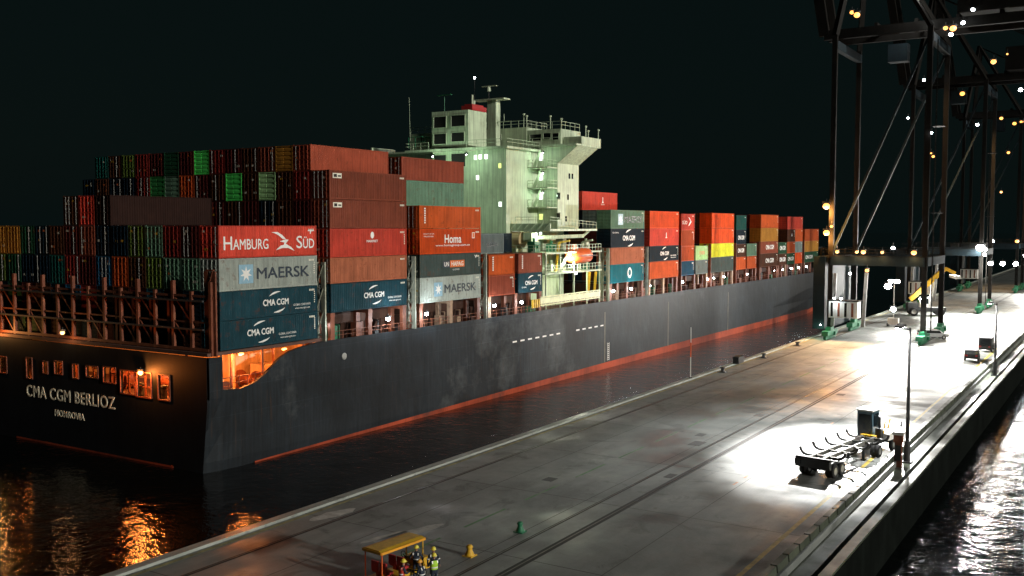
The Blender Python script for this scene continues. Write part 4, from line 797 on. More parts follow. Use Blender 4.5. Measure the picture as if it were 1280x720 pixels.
# ------------------------------------------------------------------ quay cranes
def crane(loc, label, near):
    c = thing('quay_crane', label, 'crane', loc, 0, 'cranes along the pier')
    xs, xl, y0, y1 = 0.0, 14.0, 0.0, 16.0                    # sea legs at x=0, land legs at x=14
    def cp(mb, n, m, p=None, smooth=False): return mb.build(n, m, p or c, (0, 0, 0), smooth)
    for x in (xs, xl):
        for y in (y0, y1):
            mb = MB(); s = 1 if y == y0 else -1
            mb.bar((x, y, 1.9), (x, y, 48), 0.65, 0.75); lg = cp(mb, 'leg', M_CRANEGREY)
            mb = MB(); mb.box(x - 0.5, x + 0.5, y - 3.0, y + 3.0, 0.75, 1.45); mb.box(x - 0.4, x + 0.4, y - 1.0, y + 1.0, 1.45, 2.0)
            for k in range(8): mb.tube((x - 0.22, y - 2.7 + k * 0.77, 0.42), (x + 0.22, y - 2.7 + k * 0.77, 0.42), 0.35, n=12)
            mb.box(x - 0.75, x - 0.45, y - 1.8, y - 1.0, 0.6, 1.2); mb.box(x + 0.45, x + 0.75, y + 0.6, y + 1.4, 0.6, 1.2)
            cp(mb, 'bogie', M_GREEN, lg)
    for y in (y0, y1):
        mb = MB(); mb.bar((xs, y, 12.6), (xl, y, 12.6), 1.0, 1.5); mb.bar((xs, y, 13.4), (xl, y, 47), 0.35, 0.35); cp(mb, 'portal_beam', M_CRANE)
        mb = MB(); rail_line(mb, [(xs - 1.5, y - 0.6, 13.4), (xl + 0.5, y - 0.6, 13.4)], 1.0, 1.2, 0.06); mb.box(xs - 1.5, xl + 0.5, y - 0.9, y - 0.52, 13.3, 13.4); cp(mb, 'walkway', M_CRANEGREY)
    for x in (xs, xl):
        [cp(MB().bar((x, y0, zz), (x, y1, zz), 0.9, 1.3), 'sill_beam', M_CRANE) for zz in (12.6, 46.5)]
    mb = MB(); mb.box(xs - 2.6, xs - 0.75, y0 - 0.6, y1 + 0.5, 1.6, 13.2); cp(mb, 'cable_reel_housing', M_CRANE)
    mb = MB(); mb.bar((0.6, -0.8, 2.2), (0.9, -0.8, 10.6), 0.35, 0.5); mb.bar((5.2, -0.4, 2.2), (5.6, -0.4, 10.8), 0.35, 0.5); cp(mb, 'ladder_frame', mat('ladder_grey', (0.22, 0.22, 0.21), 0.6, 0, 0.3, 1, 0.3))
    mb = MB(); mb.box(0.2, 4.6, -1.6, 0.6, 3.6, 6.2); cb = cp(mb, 'checker_cabin', M_WHITE)
    for k in range(4):
        mb = MB(); mb.box(0.5 + k * 1.05, 0.85 + k * 1.05, -1.64, -1.61, 3.8, 6.0); cp(mb, 'cabin_panel', M_OXIDE if k % 2 else M_CRANEGREY, cb)
    mb = MB(); mb.box(0.0, 4.8, -2.0, 0.8, 6.22, 6.4); cp(mb, 'cabin_roof', M_CRANEGREY, cb)
    for y in (5.0, 11.0):                                    # main girders with the back reach, boom topped up
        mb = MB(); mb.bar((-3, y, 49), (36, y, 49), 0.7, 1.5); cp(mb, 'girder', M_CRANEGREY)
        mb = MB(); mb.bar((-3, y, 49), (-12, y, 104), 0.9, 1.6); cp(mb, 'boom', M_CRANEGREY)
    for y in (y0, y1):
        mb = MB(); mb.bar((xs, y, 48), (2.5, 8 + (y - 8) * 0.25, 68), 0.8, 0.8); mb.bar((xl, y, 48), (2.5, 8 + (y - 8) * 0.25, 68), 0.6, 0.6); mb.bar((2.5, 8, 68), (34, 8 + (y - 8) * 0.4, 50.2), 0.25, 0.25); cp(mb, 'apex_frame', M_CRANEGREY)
    for k in range(6):
        mb = MB(); mb.bar((5 + k * 6, 5, 50), (5 + k * 6, 11, 50), 0.5, 0.6); cp(mb, 'cross_tie', M_CRANEGREY)
    mb = MB(); mb.box(17, 27, 4, 12, 50.3, 55); cp(mb, 'machinery_house', M_CRANEGREY)
    mb = MB(); mb.box(6, 9, 9.4, 11.6, 44.6, 47.4); cp(mb, 'driver_cab', M_CRANE)
    mb = MB(); z = 2
    while z < 46: mb.bar((xl + 1.0, 0.2, z), (xl + 1.0, 0.8, z), 0.05); z += 0.8
    mb.bar((xl + 1, 0.2, 2), (xl + 1, 0.2, 46), 0.08); mb.bar((xl + 1, 0.8, 2), (xl + 1, 0.8, 46), 0.08); mb.box(xl + 0.6, xl + 2.2, -0.4, 1.6, 20, 20.1); mb.box(xl + 0.6, xl + 2.2, -0.4, 1.6, 33, 33.1); cp(mb, 'ladder', M_CRANEGREY)
    def lamp(p, m, r_, e=0, col=(1, 1, 1), aim=None, spot=None, d=0.5):
        mb = MB(); mb.box(p[0] - r_, p[0] + r_, p[1] - r_ * 0.8, p[1] + r_ * 0.8, p[2] + r_ * 0.75, p[2] + r_ * 1.3); mb.bar((p[0], p[1], p[2] + r_ * 1.2), (p[0], p[1] + 0.1, p[2] + r_ * 1.2 + 0.5), 0.1); h = cp(mb, 'floodlight', M_DARK)
        mb = MB(); mb.ball(p, r_, 10, (1, 0.9, 0.85)); cp(mb, 'lamp_lens', m, h)
        if e:
            lp = (loc[0] + p[0], loc[1] + p[1] - 0.2, loc[2] + p[2] - r_ - d)
            light(lp, e, col, None, 0.5, spot, (loc[0] + aim[0], loc[1] + aim[1], loc[2] + aim[2]) if aim else None)
    return c, lamp
SOD = (1.0, 0.55, 0.22); FW = (1.0, 0.97, 0.90)
c1, lamp = crane((-41.0, 161.0, ZQ), 'tall dark quay crane with checker cabin between its sea legs', True)
lamp((-0.6, -1.2, 21.2), M_LAMPO, 0.55, 9000, (1, 0.42, 0.10)); lamp((-0.5, -1.2, 17.0), M_LAMPO, 0.50, 5000, (1, 0.42, 0.10)); lamp((0.2, -0.9, 18.0), M_LAMPO, 0.25)
lamp((6.0, -2.0, 11.2), M_LAMPO, 0.3, 26000, SOD, (3.0, -10, 0), 95)
for x, m, r_ in ((1.2, M_LAMPO, 0.28), (4.2, M_LAMPO, 0.24), (5.2, M_LAMPO, 0.35), (8.0, M_LAMPO, 0.25), (12.6, M_LAMPO, 0.40)): lamp((x, -1.1, 14.0), m, r_, 260, SOD, None, None, 0.3)
lamp((9.6, -1.2, 14.7), M_LAMPW, 0.25); lamp((9.0, -1.3, 8.8), M_FLOOD, 0.50, 120000, FW, (17, -9, 0), 105); lamp((9.6, 0, 5.2), M_LAMPW, 0.42, 800, WH); lamp((3.2, -1.0, 10.6), M_LAMPW, 0.2, 400, WH); lamp((1.2, -2.2, 6.7), M_LAMPW, 0.16, 150, WH); lamp((2.2, -2.2, 6.7), M_LAMPW, 0.16); lamp((-1.2, -1.2, 2.3), M_LAMPW, 0.1, 120, (0.5, 1, 0.6))
lamp((1.8, 6, 52), M_LAMPO, 0.5); lamp((1.0, 6, 52.5), M_LAMPO, 0.35); lamp((11.0, 4, 54.5), M_FLOOD, 0.6, 3.6e6, (1, 0.98, 0.94), (20.6, -82.0, 0), 9.5); lamp((16.5, 4, 48), M_LAMPO, 0.5, 26000, SOD, (18, 30, 0), 80); lamp((15.4, 4.2, 48.2), M_LAMPO, 0.35); lamp((16.2, 4, 47.1), M_LAMPW, 0.3)
for p, m, r_ in (((19, 4, 58), M_LAMPW, 0.28), ((19.2, 4, 52.5), M_LAMPW, 0.25), ((22, 5, 55.5), M_LAMPO, 0.42), ((22.1, 5, 53.5), M_LAMPW, 0.2), ((18, 3, 50.5), M_LAMPW, 0.28), ((13.0, 3.6, 51.2), M_LAMPW, 0.22), ((22.2, 4, 44.5), M_LAMPO, 0.4), ((24, 4.2, 45.5), M_LAMPO, 0.15), ((29, 5, 43), M_LAMPW, 0.2), ((30, 5, 43.5), M_LAMPO, 0.3), ((30, 5, 47), M_LAMPO, 0.25), ((26, 5, 60), M_LAMPO, 0.25), ((12.6, 3.6, 42.5), M_LAMPW, 0.2), ((10.4, 3.6, 36.8), M_LAMPW, 0.16), ((14.6, -0.6, 34), M_LAMPW, 0.14), ((14.8, 0, 30.5), M_LAMPO, 0.22), ((14.5, 0, 31.0), M_LAMPO, 0.14)):
    lamp((p[0], p[1], p[2] - 2.0), m, r_)
light((-29.8, 164.8, 57.0), 4.5e5, (0.96, 1.0, 0.97), None, 0.5, 22, (-22.0, 80.0, ZQ), 1.0)  # extra wide spot without a lens, added to soften the light pool
lamp((12.2, 4, 54.3), M_FLOOD, 0.5, 1.6e6, (1, 0.98, 0.94), (22.5, -72.0, 0), 7.0)  # floodlight added to make the light pool's outline irregular
c2, lamp2 = crane((-41.0, 226.0, ZQ), 'quay crane standing behind the first one, white floods on its portal beam', False)
lamp2((14.0, -1.6, 13.6), M_FLOOD, 0.8, 170000, FW, (16, -30, 0), 140); lamp2((14.9, -1.4, 13.3), M_LAMPW, 0.4); lamp2((14.8, -1.4, 12.2), M_LAMPW, 0.35)
for x in (16.0, 18.2, 20.6): lamp2((x, -1.4, 10.4), M_FLOOD, 0.45, 5000, FW, None, None, 0.4)
lamp2((20, 4, 46), M_LAMPW, 0.4); lamp2((24, 4, 44), M_LAMPW, 0.4); lamp2((9, 4, 46), M_LAMPO, 0.5, 60000, SOD, (18, 20, 0), 90); lamp2((17, 0, 40), M_LAMPO, 0.35); lamp2((18.5, 0, 33), M_LAMPO, 0.3); lamp2((17.5, -1, 25), M_LAMPO, 0.25, 900, SOD)
for x, z in ((22.0, 12.0), (24.0, 12.4), (23.0, 30.0), (25.0, 22.0)): lamp2((x, 2, z), M_LAMPW, 0.35)
c3, lamp3 = crane((-41.0, 300.0, ZQ), 'farthest quay crane, only its lamps and leg edges showing', False)
for p, m, r_ in (((14, 0, 46), M_LAMPO, 0.5), ((20, 2, 47), M_LAMPW, 0.4), ((25, 2, 46), M_LAMPO, 0.5), ((3, 2, 46), M_LAMPW, 0.4), ((14, -1, 14), M_LAMPO, 0.5), ((8, -1, 14), M_LAMPW, 0.4), ((16, -1, 28), M_LAMPO, 0.4)): lamp3(p, m, r_)
lamp3((19, -1.4, 13), M_FLOOD, 0.7, 60000, FW, (18, -20, 0), 140); lamp3((12, 4, 46), M_LAMPO, 0.5, 60000, SOD, (18, 10, 0), 90)

# ------------------------------------------------------------------ light columns on the pier edge
def light_column(x, y, h, label, e, spot_aims):
    c = thing('light_column', label, 'lamp post', (x, y, ZQ - 0.45), 0, 'light columns on the pier edge')
    mb = MB(); mb.tube((0, 0, 0), (0, 0, h), 0.16, 0.10, 12); mb.build('pole', M_DARK, c, (0, 0, 0), True)
    mb = MB(); mb.tube((0, 0, 0), (0, 0, 1.7), 0.26, 0.24, 12); mb.box(-0.4, 0.4, -0.4, 0.4, 0, 0.12); mb.build('base', M_DARK, c)
    for s in (-1, 0, 1):
        mb = MB(); mb.bar((0, 0, h - 0.2), (-0.5, s * 0.7, h), 0.07); mb.box(-0.95, -0.45, s * 0.7 - 0.25, s * 0.7 + 0.25, h - 0.02, h + 0.16); hd = mb.build('lamp_head', M_DARK, c)
        mb = MB(); mb.box(-0.9, -0.5, s * 0.7 - 0.2, s * 0.7 + 0.2, h - 0.05, h - 0.022); mb.build('lamp_lens', M_FLOOD, hd)
    for aim, en, sp_ in spot_aims: light((x - 0.7, y, ZQ - 0.45 + h - 0.25), en, (1, 0.99, 0.96), None, 0.35, sp_, aim, 0.35)
    return c
light_column(-14.6, 81.4, 10.6, 'tall dark light column beside the parked tractor and trailer', 0, [((-20.5, 82, ZQ), 9000, 80)])
light_column(-14.2, 135.0, 9.0, 'light column farther along the pier edge beside dark cars', 0, [((-22, 132, ZQ), 30000, 110)])
mb = MB(); mb.box(-0.25, 0.25, -0.22, 0.22, 0, 1.9); mb.box(-0.32, 0.32, -0.3, 0.3, 1.9, 2.5)
pb = thing('power_pedestal', 'slim power pedestal with pale cap at the foot of light column', 'power box', (-15.05, 80.4, ZQ)); pb.location = (-14.9, 79.6, ZQ - 0.45)
mb.build('cabinet', M_OXIDE, pb); mb = MB(); mb.box(-0.4, 0.4, -0.38, 0.38, 2.5, 2.75); mb.build('cap', M_WHITE, pb); mb = MB(); mb.box(-0.2, 0.2, -0.25, -0.222, 0.5, 1.7); mb.build('door', M_DARK, pb)

# ------------------------------------------------------------------ mooring bollards and poles on the ship-side kerb
for y, lab in ((117, 'squat dark kerb bollard between the marker pole and the dark equipment box'), (133, 'squat dark kerb bollard, first past the equipment box towards the cranes'), (149, 'squat dark kerb bollard, second past the equipment box towards the cranes')):
    b = thing('mooring_bollard', lab, 'bollard', (PX0 + 1.5, y, ZQ), 0, 'bollards along the ship-side kerb')
    mb = MB(); mb.lathe([(0, 0), (0.42, 0), (0.42, 0.06), (0.24, 0.12), (0.20, 0.42), (0.34, 0.50), (0.34, 0.60), (0.12, 0.66), (0, 0.66)], (0, 0, 0), 14); mb.build('post', M_DARK, b, (0, 0, 0), True)
    mb = MB(); mb.box(-0.5, 0.5, -0.5, 0.5, 0, 0.05); mb.build('base_plate', M_DARK, b)
p = thing('marker_pole', 'slim striped marker pole standing on the ship-side kerb', 'pole', (PX0 + 0.3, 109.5, ZQ + 0.16))
mb = MB(); mb.tube((0, 0, 0), (0, 0, 6.0), 0.06, 0.05, 8); mb.build('pole', M_WHITE, p); mb = MB(); mb.tube((0, 0, 2.5), (0, 0, 4.2), 0.07, 0.07, 8); mb.build('band', M_ORANGE, p); mb = MB(); mb.box(-0.15, 0.15, -0.15, 0.15, 0, 0.1); mb.build('foot', M_DARK, p)
b = thing('equipment_box', 'dark equipment box on the ship-side kerb in the orange light', 'box', (PX0 + 0.7, 125.0, ZQ)); mb = MB(); mb.box(-0.4, 0.4, -1.0, 1.0, 0.16, 0.95); mb.build('case', M_DARK, b); mb = MB(); mb.box(-0.45, 0.45, -1.05, 1.05, 0.952, 1.05); mb.build('lid', M_DARK, b)
for k, (x, y, m, lab) in enumerate(((-30.3, 43.9, M_YELLOW, 'small yellow cone bollard standing on the pier near the canopy cart'), (-30.2, 49.0, M_GREEN, 'small green cone bollard standing beside the crane rail'))):
    t = thing('cone_bollard', lab, 'bollard', (x, y, ZQ))
    mb = MB(); mb.lathe([(0.0, 0.62), (0.12, 0.62), (0.20, 0.50), (0.14, 0.42), (0.16, 0.30), (0.28, 0.06)], (0, 0, 0), 14); mb.build('cone', m, t, (0, 0, 0), True)
    mb = MB(); mb.prism([(-0.3, -0.3), (0.3, -0.3), (0.3, 0.3), (-0.3, 0.3)], 'z', 0, 0.06); mb.build('base', m, t)

# ------------------------------------------------------------------ terminal tractor and skeletal trailer
def wheel(parent, x, y, r, w_, name='wheel', z=None):
    z = r if z is None else z; n = 18
    mb = MB(); mb.lathe([(r * 0.55, -w_ / 2), (r * 0.92, -w_ / 2), (r, -w_ * 0.32), (r, w_ * 0.32), (r * 0.92, w_ / 2), (r * 0.55, w_ / 2)], (x, y, z), n, 'x'); o = mb.build('wheel', M_BLACK, parent, (0, 0, 0), True)
    mb = MB(); mb.lathe([(0, -w_ * 0.30), (r * 0.3, -w_ * 0.34), (r * 0.57, -w_ * 0.45), (r * 0.57, w_ * 0.45), (r * 0.3, w_ * 0.34), (0, w_ * 0.3)], (x, y, z), n, 'x'); mb.build('rim', M_STEEL, o)
    return o
TZ = R(-9)
M_TRAIL = mat('trailer_grey', (0.13, 0.13, 0.12), 0.6, 0, 0.3, 2, rust=RUST, rusta=0.4)
tr = thing('skeletal_trailer', 'empty dark skeletal container trailer with curved guide arms behind white tractor', 'trailer', (-18.9, 71.6, ZQ), TZ)
mb = MB()
for x in (-0.5, 0.5): mb.box(x - 0.07, x + 0.07, -0.6, 9.6, 1.12, 1.42)
fr_ = mb.build('main_rails', M_TRAIL, tr)
for y in (0.8, 3.0, 5.2, 7.4, 9.2):
    mb = MB(); mb.box(-1.25, 1.25, y - 0.08, y + 0.08, 1.2, 1.36); cm = mb.build('cross_member', M_TRAIL, tr)
    for s in (-1, 1):
        mb = MB(); mb.path([(s * 1.2, y, 1.28), (s * 1.45, y, 1.34), (s * 1.62, y, 1.50), (s * 1.72, y, 1.78)], 0.10, 8); mb.build('guide_arm', M_DARK, cm)
mb = MB(); mb.box(-1.3, 1.3, -0.9, -0.62, 0.75, 1.5); mb.box(-1.3, -0.9, -1.0, -0.9, 0.9, 1.3); mb.box(0.9, 1.3, -1.0, -0.9, 0.9, 1.3); mb.build('rear_bumper', M_DARK, tr)
mb = MB(); mb.box(-1.15, 1.15, -0.6, 0.9, 1.0, 1.1); mb.box(-0.9, 0.9, 0.0, 1.8, 0.75, 1.0); mb.build('rear_bogie_frame', M_DARK, tr)
for y in (0.2, 1.4):
    for x in (-1.15, -0.8, 0.8, 1.15): wheel(tr, x, y, 0.5, 0.28)
mb = MB(); mb.tube((-1.1, 0.2, 0.5), (1.1, 0.2, 0.5), 0.08); mb.tube((-1.1, 1.4, 0.5), (1.1, 1.4, 0.5), 0.08); mb.build('axle', M_DARK, tr)
mb = MB(); mb.box(-0.7, -0.5, 6.9, 7.1, 0.1, 1.12); mb.box(0.5, 0.7, 6.9, 7.1, 0.1, 1.12); mb.box(-0.75, -0.45, 6.8, 7.2, 0, 0.1); mb.box(0.45, 0.75, 6.8, 7.2, 0, 0.1); mb.build('landing_leg', M_DARK, tr)
fx = Matrix.Translation((-18.9, 71.6, ZQ)) @ Matrix.Rotation(TZ, 4, 'Z') @ Vector((0, 8.3, 0))
tt = thing('terminal_tractor', 'terminal tractor with white roofed narrow cab, parked and coupled to empty trailer', 'tractor', fx, TZ)
mb = MB(); mb.box(-0.45, 0.45, -0.6, 4.2, 0.62, 1.0); mb.box(-1.2, 1.2, 3.9, 4.5, 0.5, 1.05); mb.build('chassis', M_DARK, tt)
mb = MB(); mb.prism([(-1.15, 1.0), (0.1, 1.0), (0.1, 1.5), (0.1, 2.0), (0.05, 3.25), (-1.15, 3.25)], 'y', 1.7, 3.15); cab = mb.build('cab', mat('cab_blue_grey', (0.06, 0.11, 0.14), 0.4, 0, 0.15, 1), tt)
mb = MB(); mb.box(-1.2, 0.12, 1.6, 3.25, 3.255, 3.40); mb.build('cab_roof', M_WHITE, cab)
for (a) in ((-1.02, -0.05, 1.67, 1.695, 1.35, 3.0), (-1.02, -0.05, 3.155, 3.18, 1.7, 3.05), (0.085, 0.11, 1.9, 2.95, 1.9, 3.05), (-1.175, -1.155, 1.9, 2.95, 1.7, 3.05)):
    mb = MB(); mb.box(*a); mb.build('window', M_GLASS, cab)
mb = MB(); mb.box(0.2, 1.2, 2.2, 4.4, 1.0, 1.55); mb.box(-1.15, 0.15, 3.2, 4.45, 1.06, 1.5); mb.build('engine_hood', M_WHITE, tt)
mb = MB(); mb.tube((0.55, 2.0, 1.0), (0.55, 2.0, 2.9), 0.09, n=10); mb.box(0.35, 0.8, 1.6, 2.1, 1.0, 2.0); mb.build('exhaust_stack', M_DARK, tt)
mb = MB(); mb.tube((0.95, 2.4, 1.5), (1.15, 2.6, 2.7), 0.05); mb.tube((0.75, 2.3, 1.5), (0.85, 2.4, 2.5), 0.05); mb.build('grab_pole', M_YELLOW, tt)
mb = MB(); mb.box(-0.7, 0.5, 1.2, 1.6, 1.15, 1.45); mb.build('air_tank', M_YELLOW, tt)
mb = MB(); mb.lathe([(0, 1.12), (0.5, 1.12), (0.5, 1.0), (0, 1.0)], (0, 0.4, 0), 14); mb.build('fifth_wheel', M_DARK, tt)
for x in (-1.0, 1.0): wheel(tt, x, 3.6, 0.5, 0.3)
for x in (-1.1, -0.75, 0.75, 1.1): wheel(tt, x, 0.4, 0.5, 0.28)
mb = MB(); mb.box(-1.5, -1.42, 3.2, 3.3, 2.2, 2.7); mb.bar((-1.15, 3.1, 2.6), (-1.46, 3.25, 2.6), 0.04); mb.box(1.45, 1.53, 4.1, 4.2, 1.9, 2.3); mb.bar((1.1, 4.2, 1.5), (1.49, 4.15, 2.1), 0.04); mb.build('mirror', M_DARK, tt)

# ------------------------------------------------------------------ yellow canopy cart
ct = thing('canopy_cart', 'flatbed utility cart with yellow canopy and red seats, linesmen gathered round', 'cart', (-31.1, 38.5, ZQ), R(-6))
mb = MB(); mb.prism([(-0.70, 2.02), (0.62, 2.02), (0.62, 2.08), (0.4, 2.15), (-0.5, 2.15), (-0.70, 2.08)], 'y', -1.6, 1.5); rf = mb.build('canopy', M_YELLOW, ct)
mb = MB()
for a, b in (((-0.70, -1.62), (0.62, -1.62)), ((0.64, -1.6), (0.64, 1.5)), ((0.62, 1.52), (-0.70, 1.52)), ((-0.72, 1.5), (-0.72, -1.6))): mb.bar((a[0], a[1], 2.03), (b[0], b[1], 2.03), 0.05, 0.12)
mb.build('canopy_rim', mat('canopy_rim_yellow', (0.8, 0.36, 0.03), 0.5, 0, 0.2, 2), rf)
for x in (-0.62, 0.55):
    for y in (-1.5, 1.4):
        mb = MB(); mb.tube((x, y, 0.55), (x, y, 2.03), 0.035, n=8); mb.build('canopy_post', M_ORANGE if y < 0 else M_YELLOW, ct)
mb = MB(); mb.box(-0.68, 0.6, -1.8, 1.9, 0.42, 0.58); mb.box(-0.6, 0.52, 1.2, 1.95, 0.58, 1.0); mb.build('body', M_YELLOW, ct)
for (x, y) in ((-0.3, -0.9), (0.28, -0.9), (-0.3, 0.3), (0.28, 0.3)):
    mb = MB(); mb.box(x - 0.24, x + 0.24, y - 0.22, y + 0.22, 0.8, 0.92); mb.box(x - 0.22, x + 0.22, y - 0.30, y - 0.2, 0.9, 1.4); mb.box(x - 0.1, x + 0.1, y - 0.1, y + 0.1, 0.58, 0.8); mb.build('seat', M_FUNNEL, ct)
mb = MB(); mb.tube((-0.3, 1.1, 0.95), (-0.3, 0.85, 1.2), 0.02); mb.lathe([(0.17, 0), (0.19, 0.02), (0.17, 0.04), (0.15, 0.02), (0.17, 0)], (-0.3, 0.84, 1.2), 14, 'y'); mb.build('steering_wheel', M_BLACK, ct)
for x in (-0.62, 0.54):
    for y in (-1.25, 1.35): wheel(ct, x, y, 0.28, 0.2)

# ------------------------------------------------------------------ linesmen
M_SKIN = mat('skin', (0.32, 0.17, 0.10), 0.6, 0, 0.1, 5)
M_OVER = mat('navy_overall', (0.014, 0.024, 0.045), 0.8, 0, 0.3, 5)
M_BOOTS = mat('boots', (0.02, 0.017, 0.014), 0.7, 0, 0.2, 5)
M_REFL = mat('reflective_tape', (0.85, 0.86, 0.84), 0.35, 0, 0.08, 5)
M_HELM = mat('yellow_helmet', (0.80, 0.68, 0.06), 0.35, 0, 0.06, 5)
M_LIME = mat('lime_vest', (0.45, 0.75, 0.05), 0.6, 0, 0.1, 5)
M_REDV = mat('red_vest', (0.6, 0.05, 0.03), 0.6, 0, 0.1, 5)
def person(loc, rz, label, arms='down', vest=None, lean=0.0, helm=None, h=1.76):
    t = thing('person', label, 'person', loc, rz, None)
    V = []; E_ = []; RR = []
    def v(p, r, parent=None):
        V.append(p); RR.append(r); i = len(V) - 1
        if parent is not None: E_.append((parent, i))
        return i
    L = lean
    pel = v((0, 0, 0.95), (0.16, 0.125)); sp1 = v((0, 0.02 * L, 1.12), (0.155, 0.115), pel); ch = v((0, 0.10 * L, 1.33), (0.185, 0.125), sp1); nb = v((0, 0.15 * L, 1.46), (0.10, 0.085), ch)
    nk = v((0, 0.18 * L + 0.01, 1.53), (0.058, 0.058), nb); hd0 = v((0, 0.20 * L + 0.02, 1.60), (0.072, 0.082), nk); hd1 = v((0, 0.22 * L + 0.015, 1.68), (0.078, 0.095), hd0); v((0, 0.22 * L + 0.005, 1.74), (0.06, 0.07), hd1)
    for s in (-1, 1):
        hp = v((s * 0.10, 0, 0.88), (0.10, 0.10), pel); kn = v((s * 0.125, 0.03, 0.48), (0.066, 0.07), hp); an = v((s * 0.135, -0.02, 0.10), (0.05, 0.055), kn); v((s * 0.15, 0.15, 0.045), (0.045, 0.04), an)
        shd = v((s * 0.20, 0.13 * L, 1.41), (0.075, 0.075), ch)
        if arms == 'down' or (arms == 'one' and s < 0): el, wr = (s * 0.29, -0.02, 1.14), (s * 0.30, 0.08, 0.90)
        elif arms == 'front' or arms == 'one': el, wr = (s * 0.27, 0.10 + 0.1 * L, 1.17), (s * 0.13, 0.34 + 0.1 * L, 1.20)
        else: el, wr = (s * 0.36, 0.0, 1.16), (s * 0.20, 0.12, 1.0)
        e = v(el, (0.052, 0.052), shd); wv = v(wr, (0.034, 0.036), e)
        d = (Vector(wr) - Vector(el)).normalized(); pm = v(Vector(wr) + d * 0.07, (0.042, 0.026), wv)
        side = d.cross(Vector((0, 1, 0.2))).normalized()
        for q, ln in ((-1.4, 0.060), (-0.5, 0.075), (0.5, 0.072), (1.4, 0.055)):
            b0 = Vector(wr) + d * 0.10 + side * (q * 0.022); f1 = v(b0, (0.011, 0.011), pm); f2 = v(b0 + d * ln * 0.55 + Vector((0, 0.012, 0)), (0.010, 0.010), f1); v(b0 + d * ln + Vector((0, 0.03, 0)), (0.008, 0.008), f2)
        th = v(Vector(wr) + d * 0.05 + Vector((0, 0.045, 0)), (0.012, 0.012), pm); v(Vector(wr) + d * 0.095 + Vector((0, 0.075, 0)), (0.010, 0.010), th)
    me = bpy.data.meshes.new('body'); me.from_pydata([tuple(x) for x in V], E_, [])
    o = bpy.data.objects.new('body', me); COL.objects.link(o)
    sk = o.modifiers.new('s', 'SKIN'); sk.use_smooth_shade = True
    for i, sv in enumerate(me.skin_vertices[0].data): sv.radius = RR[i]; sv.use_root = (i == 0)
    ss = o.modifiers.new('d', 'SUBSURF'); ss.levels = 1; ss.render_levels = 1
    bpy.context.view_layer.update()
    m2 = bpy.data.meshes.new_from_object(o.evaluated_get(bpy.context.evaluated_depsgraph_get()))
    bpy.data.objects.remove(o)
    for m in (M_OVER, M_SKIN, M_BOOTS): m2.materials.append(m)
    for p in m2.polygons:
        z = p.center.z; p.use_smooth = True
        hand = (arms == 'down' or arms == 'wide') and z < 0.93 and z > 0.7 and abs(p.center.x) > 0.22
        p.material_index = 1 if (z > 1.53 or hand) else (2 if z < 0.13 else 0)
    b = bpy.data.objects.new('body', m2); COL.objects.link(b); b.parent = t
    hy = 0.22 * L + 0.01
    mb = MB(); mb.ball((0.032, hy + 0.098, 1.675), 0.012, 6); mb.ball((-0.032, hy + 0.098, 1.675), 0.012, 6); mb.build('eyes', M_BLACK, t)
    mb = MB(); mb.add([(-0.014, hy + 0.09, 1.635), (0.014, hy + 0.09, 1.635), (0, hy + 0.122, 1.640), (0, hy + 0.096, 1.675)], [(0, 1, 2), (0, 2, 3), (1, 3, 2)]); mb.build('nose', M_SKIN, t)
    mb = MB(); mb.lathe([(0.155, 1.695), (0.12, 1.71), (0.117, 1.76), (0.095, 1.81), (0.05, 1.84), (0.0, 1.85)], (0, hy - 0.005, 0), 14); mb.box(-0.08, 0.08, hy + 0.09, hy + 0.17, 1.695, 1.708); mb.build('helmet', helm or M_HELM, t, (0, 0, 0), True)
    if vest:
        mb = MB(); mb.lathe([(0.170, 1.02), (0.172, 1.12), (0.195, 1.30), (0.20, 1.38), (0.12, 1.47)], (0, 0, 0), 16); mb.xf(Matrix.Translation((0, 0.06 * L, 0)) @ Matrix.Diagonal((1.08, 0.78, 1, 1))); mb.build('vest', vest, t, (0, 0, 0), True)
    for z, rx, ry, yo in ((1.13, 0.186, 0.150, 0.03 * L),):
        mb = MB(); n = 18; pts = []
        for zz in (z - 0.028, z + 0.028):
            for k in range(n): a = 2 * math.pi * k / n; pts.append((rx * math.cos(a), yo + ry * math.sin(a), zz))
        mb.add(pts, [(k, (k + 1) % n, n + (k + 1) % n, n + k) for k in range(n)]); mb.build('reflective_band', M_REFL, t)
    for s in (-1, 1):
        mb = MB(); n = 12; mb.tube((s * 0.128, 0.018, 0.36), (s * 0.127, 0.022, 0.42), 0.090, 0.092, n, False); mb.build('reflective_band', M_REFL, t)
        if arms == 'down' or (arms == 'one' and s < 0): mb = MB(); mb.tube((s * 0.262, 0.01, 1.225), (s * 0.275, 0.0, 1.185), 0.082, 0.080, n, False); mb.build('reflective_band', M_REFL, t)
    for s in (-1, 1): mb = MB(); mb.bar((s * 0.13, -0.125 + 0.10 * L, 1.34), (s * 0.13, -0.085 + 0.13 * L, 1.46), 0.06, 0.02, (0, 1, 0)); mb.build('reflective_band', M_REFL, t)
    return t
person((-30.45, 39.35, ZQ), R(20), 'linesman in navy overalls and yellow helmet standing against the cart canopy edge', 'wide')
person((-29.55, 39.6, ZQ), R(35), 'linesman with yellow helmet standing behind the one in lime vest', 'down')
person((-28.95, 38.85, ZQ), R(60), 'linesman with yellow helmet and lime shoulders beside the cart', 'front', M_LIME)
person((-29.75, 37.25, ZQ), R(-30), 'linesman in yellow helmet with red vest, arms forward, beside the cart', 'front', M_REDV, 0.5)
person((-28.85, 37.75, ZQ), R(100), 'linesman with orange-yellow helmet facing the cart with folded arms', 'front', None, 0.6, mat('orange_helmet', (0.8, 0.38, 0.05), 0.35, 0, 0.06, 5))

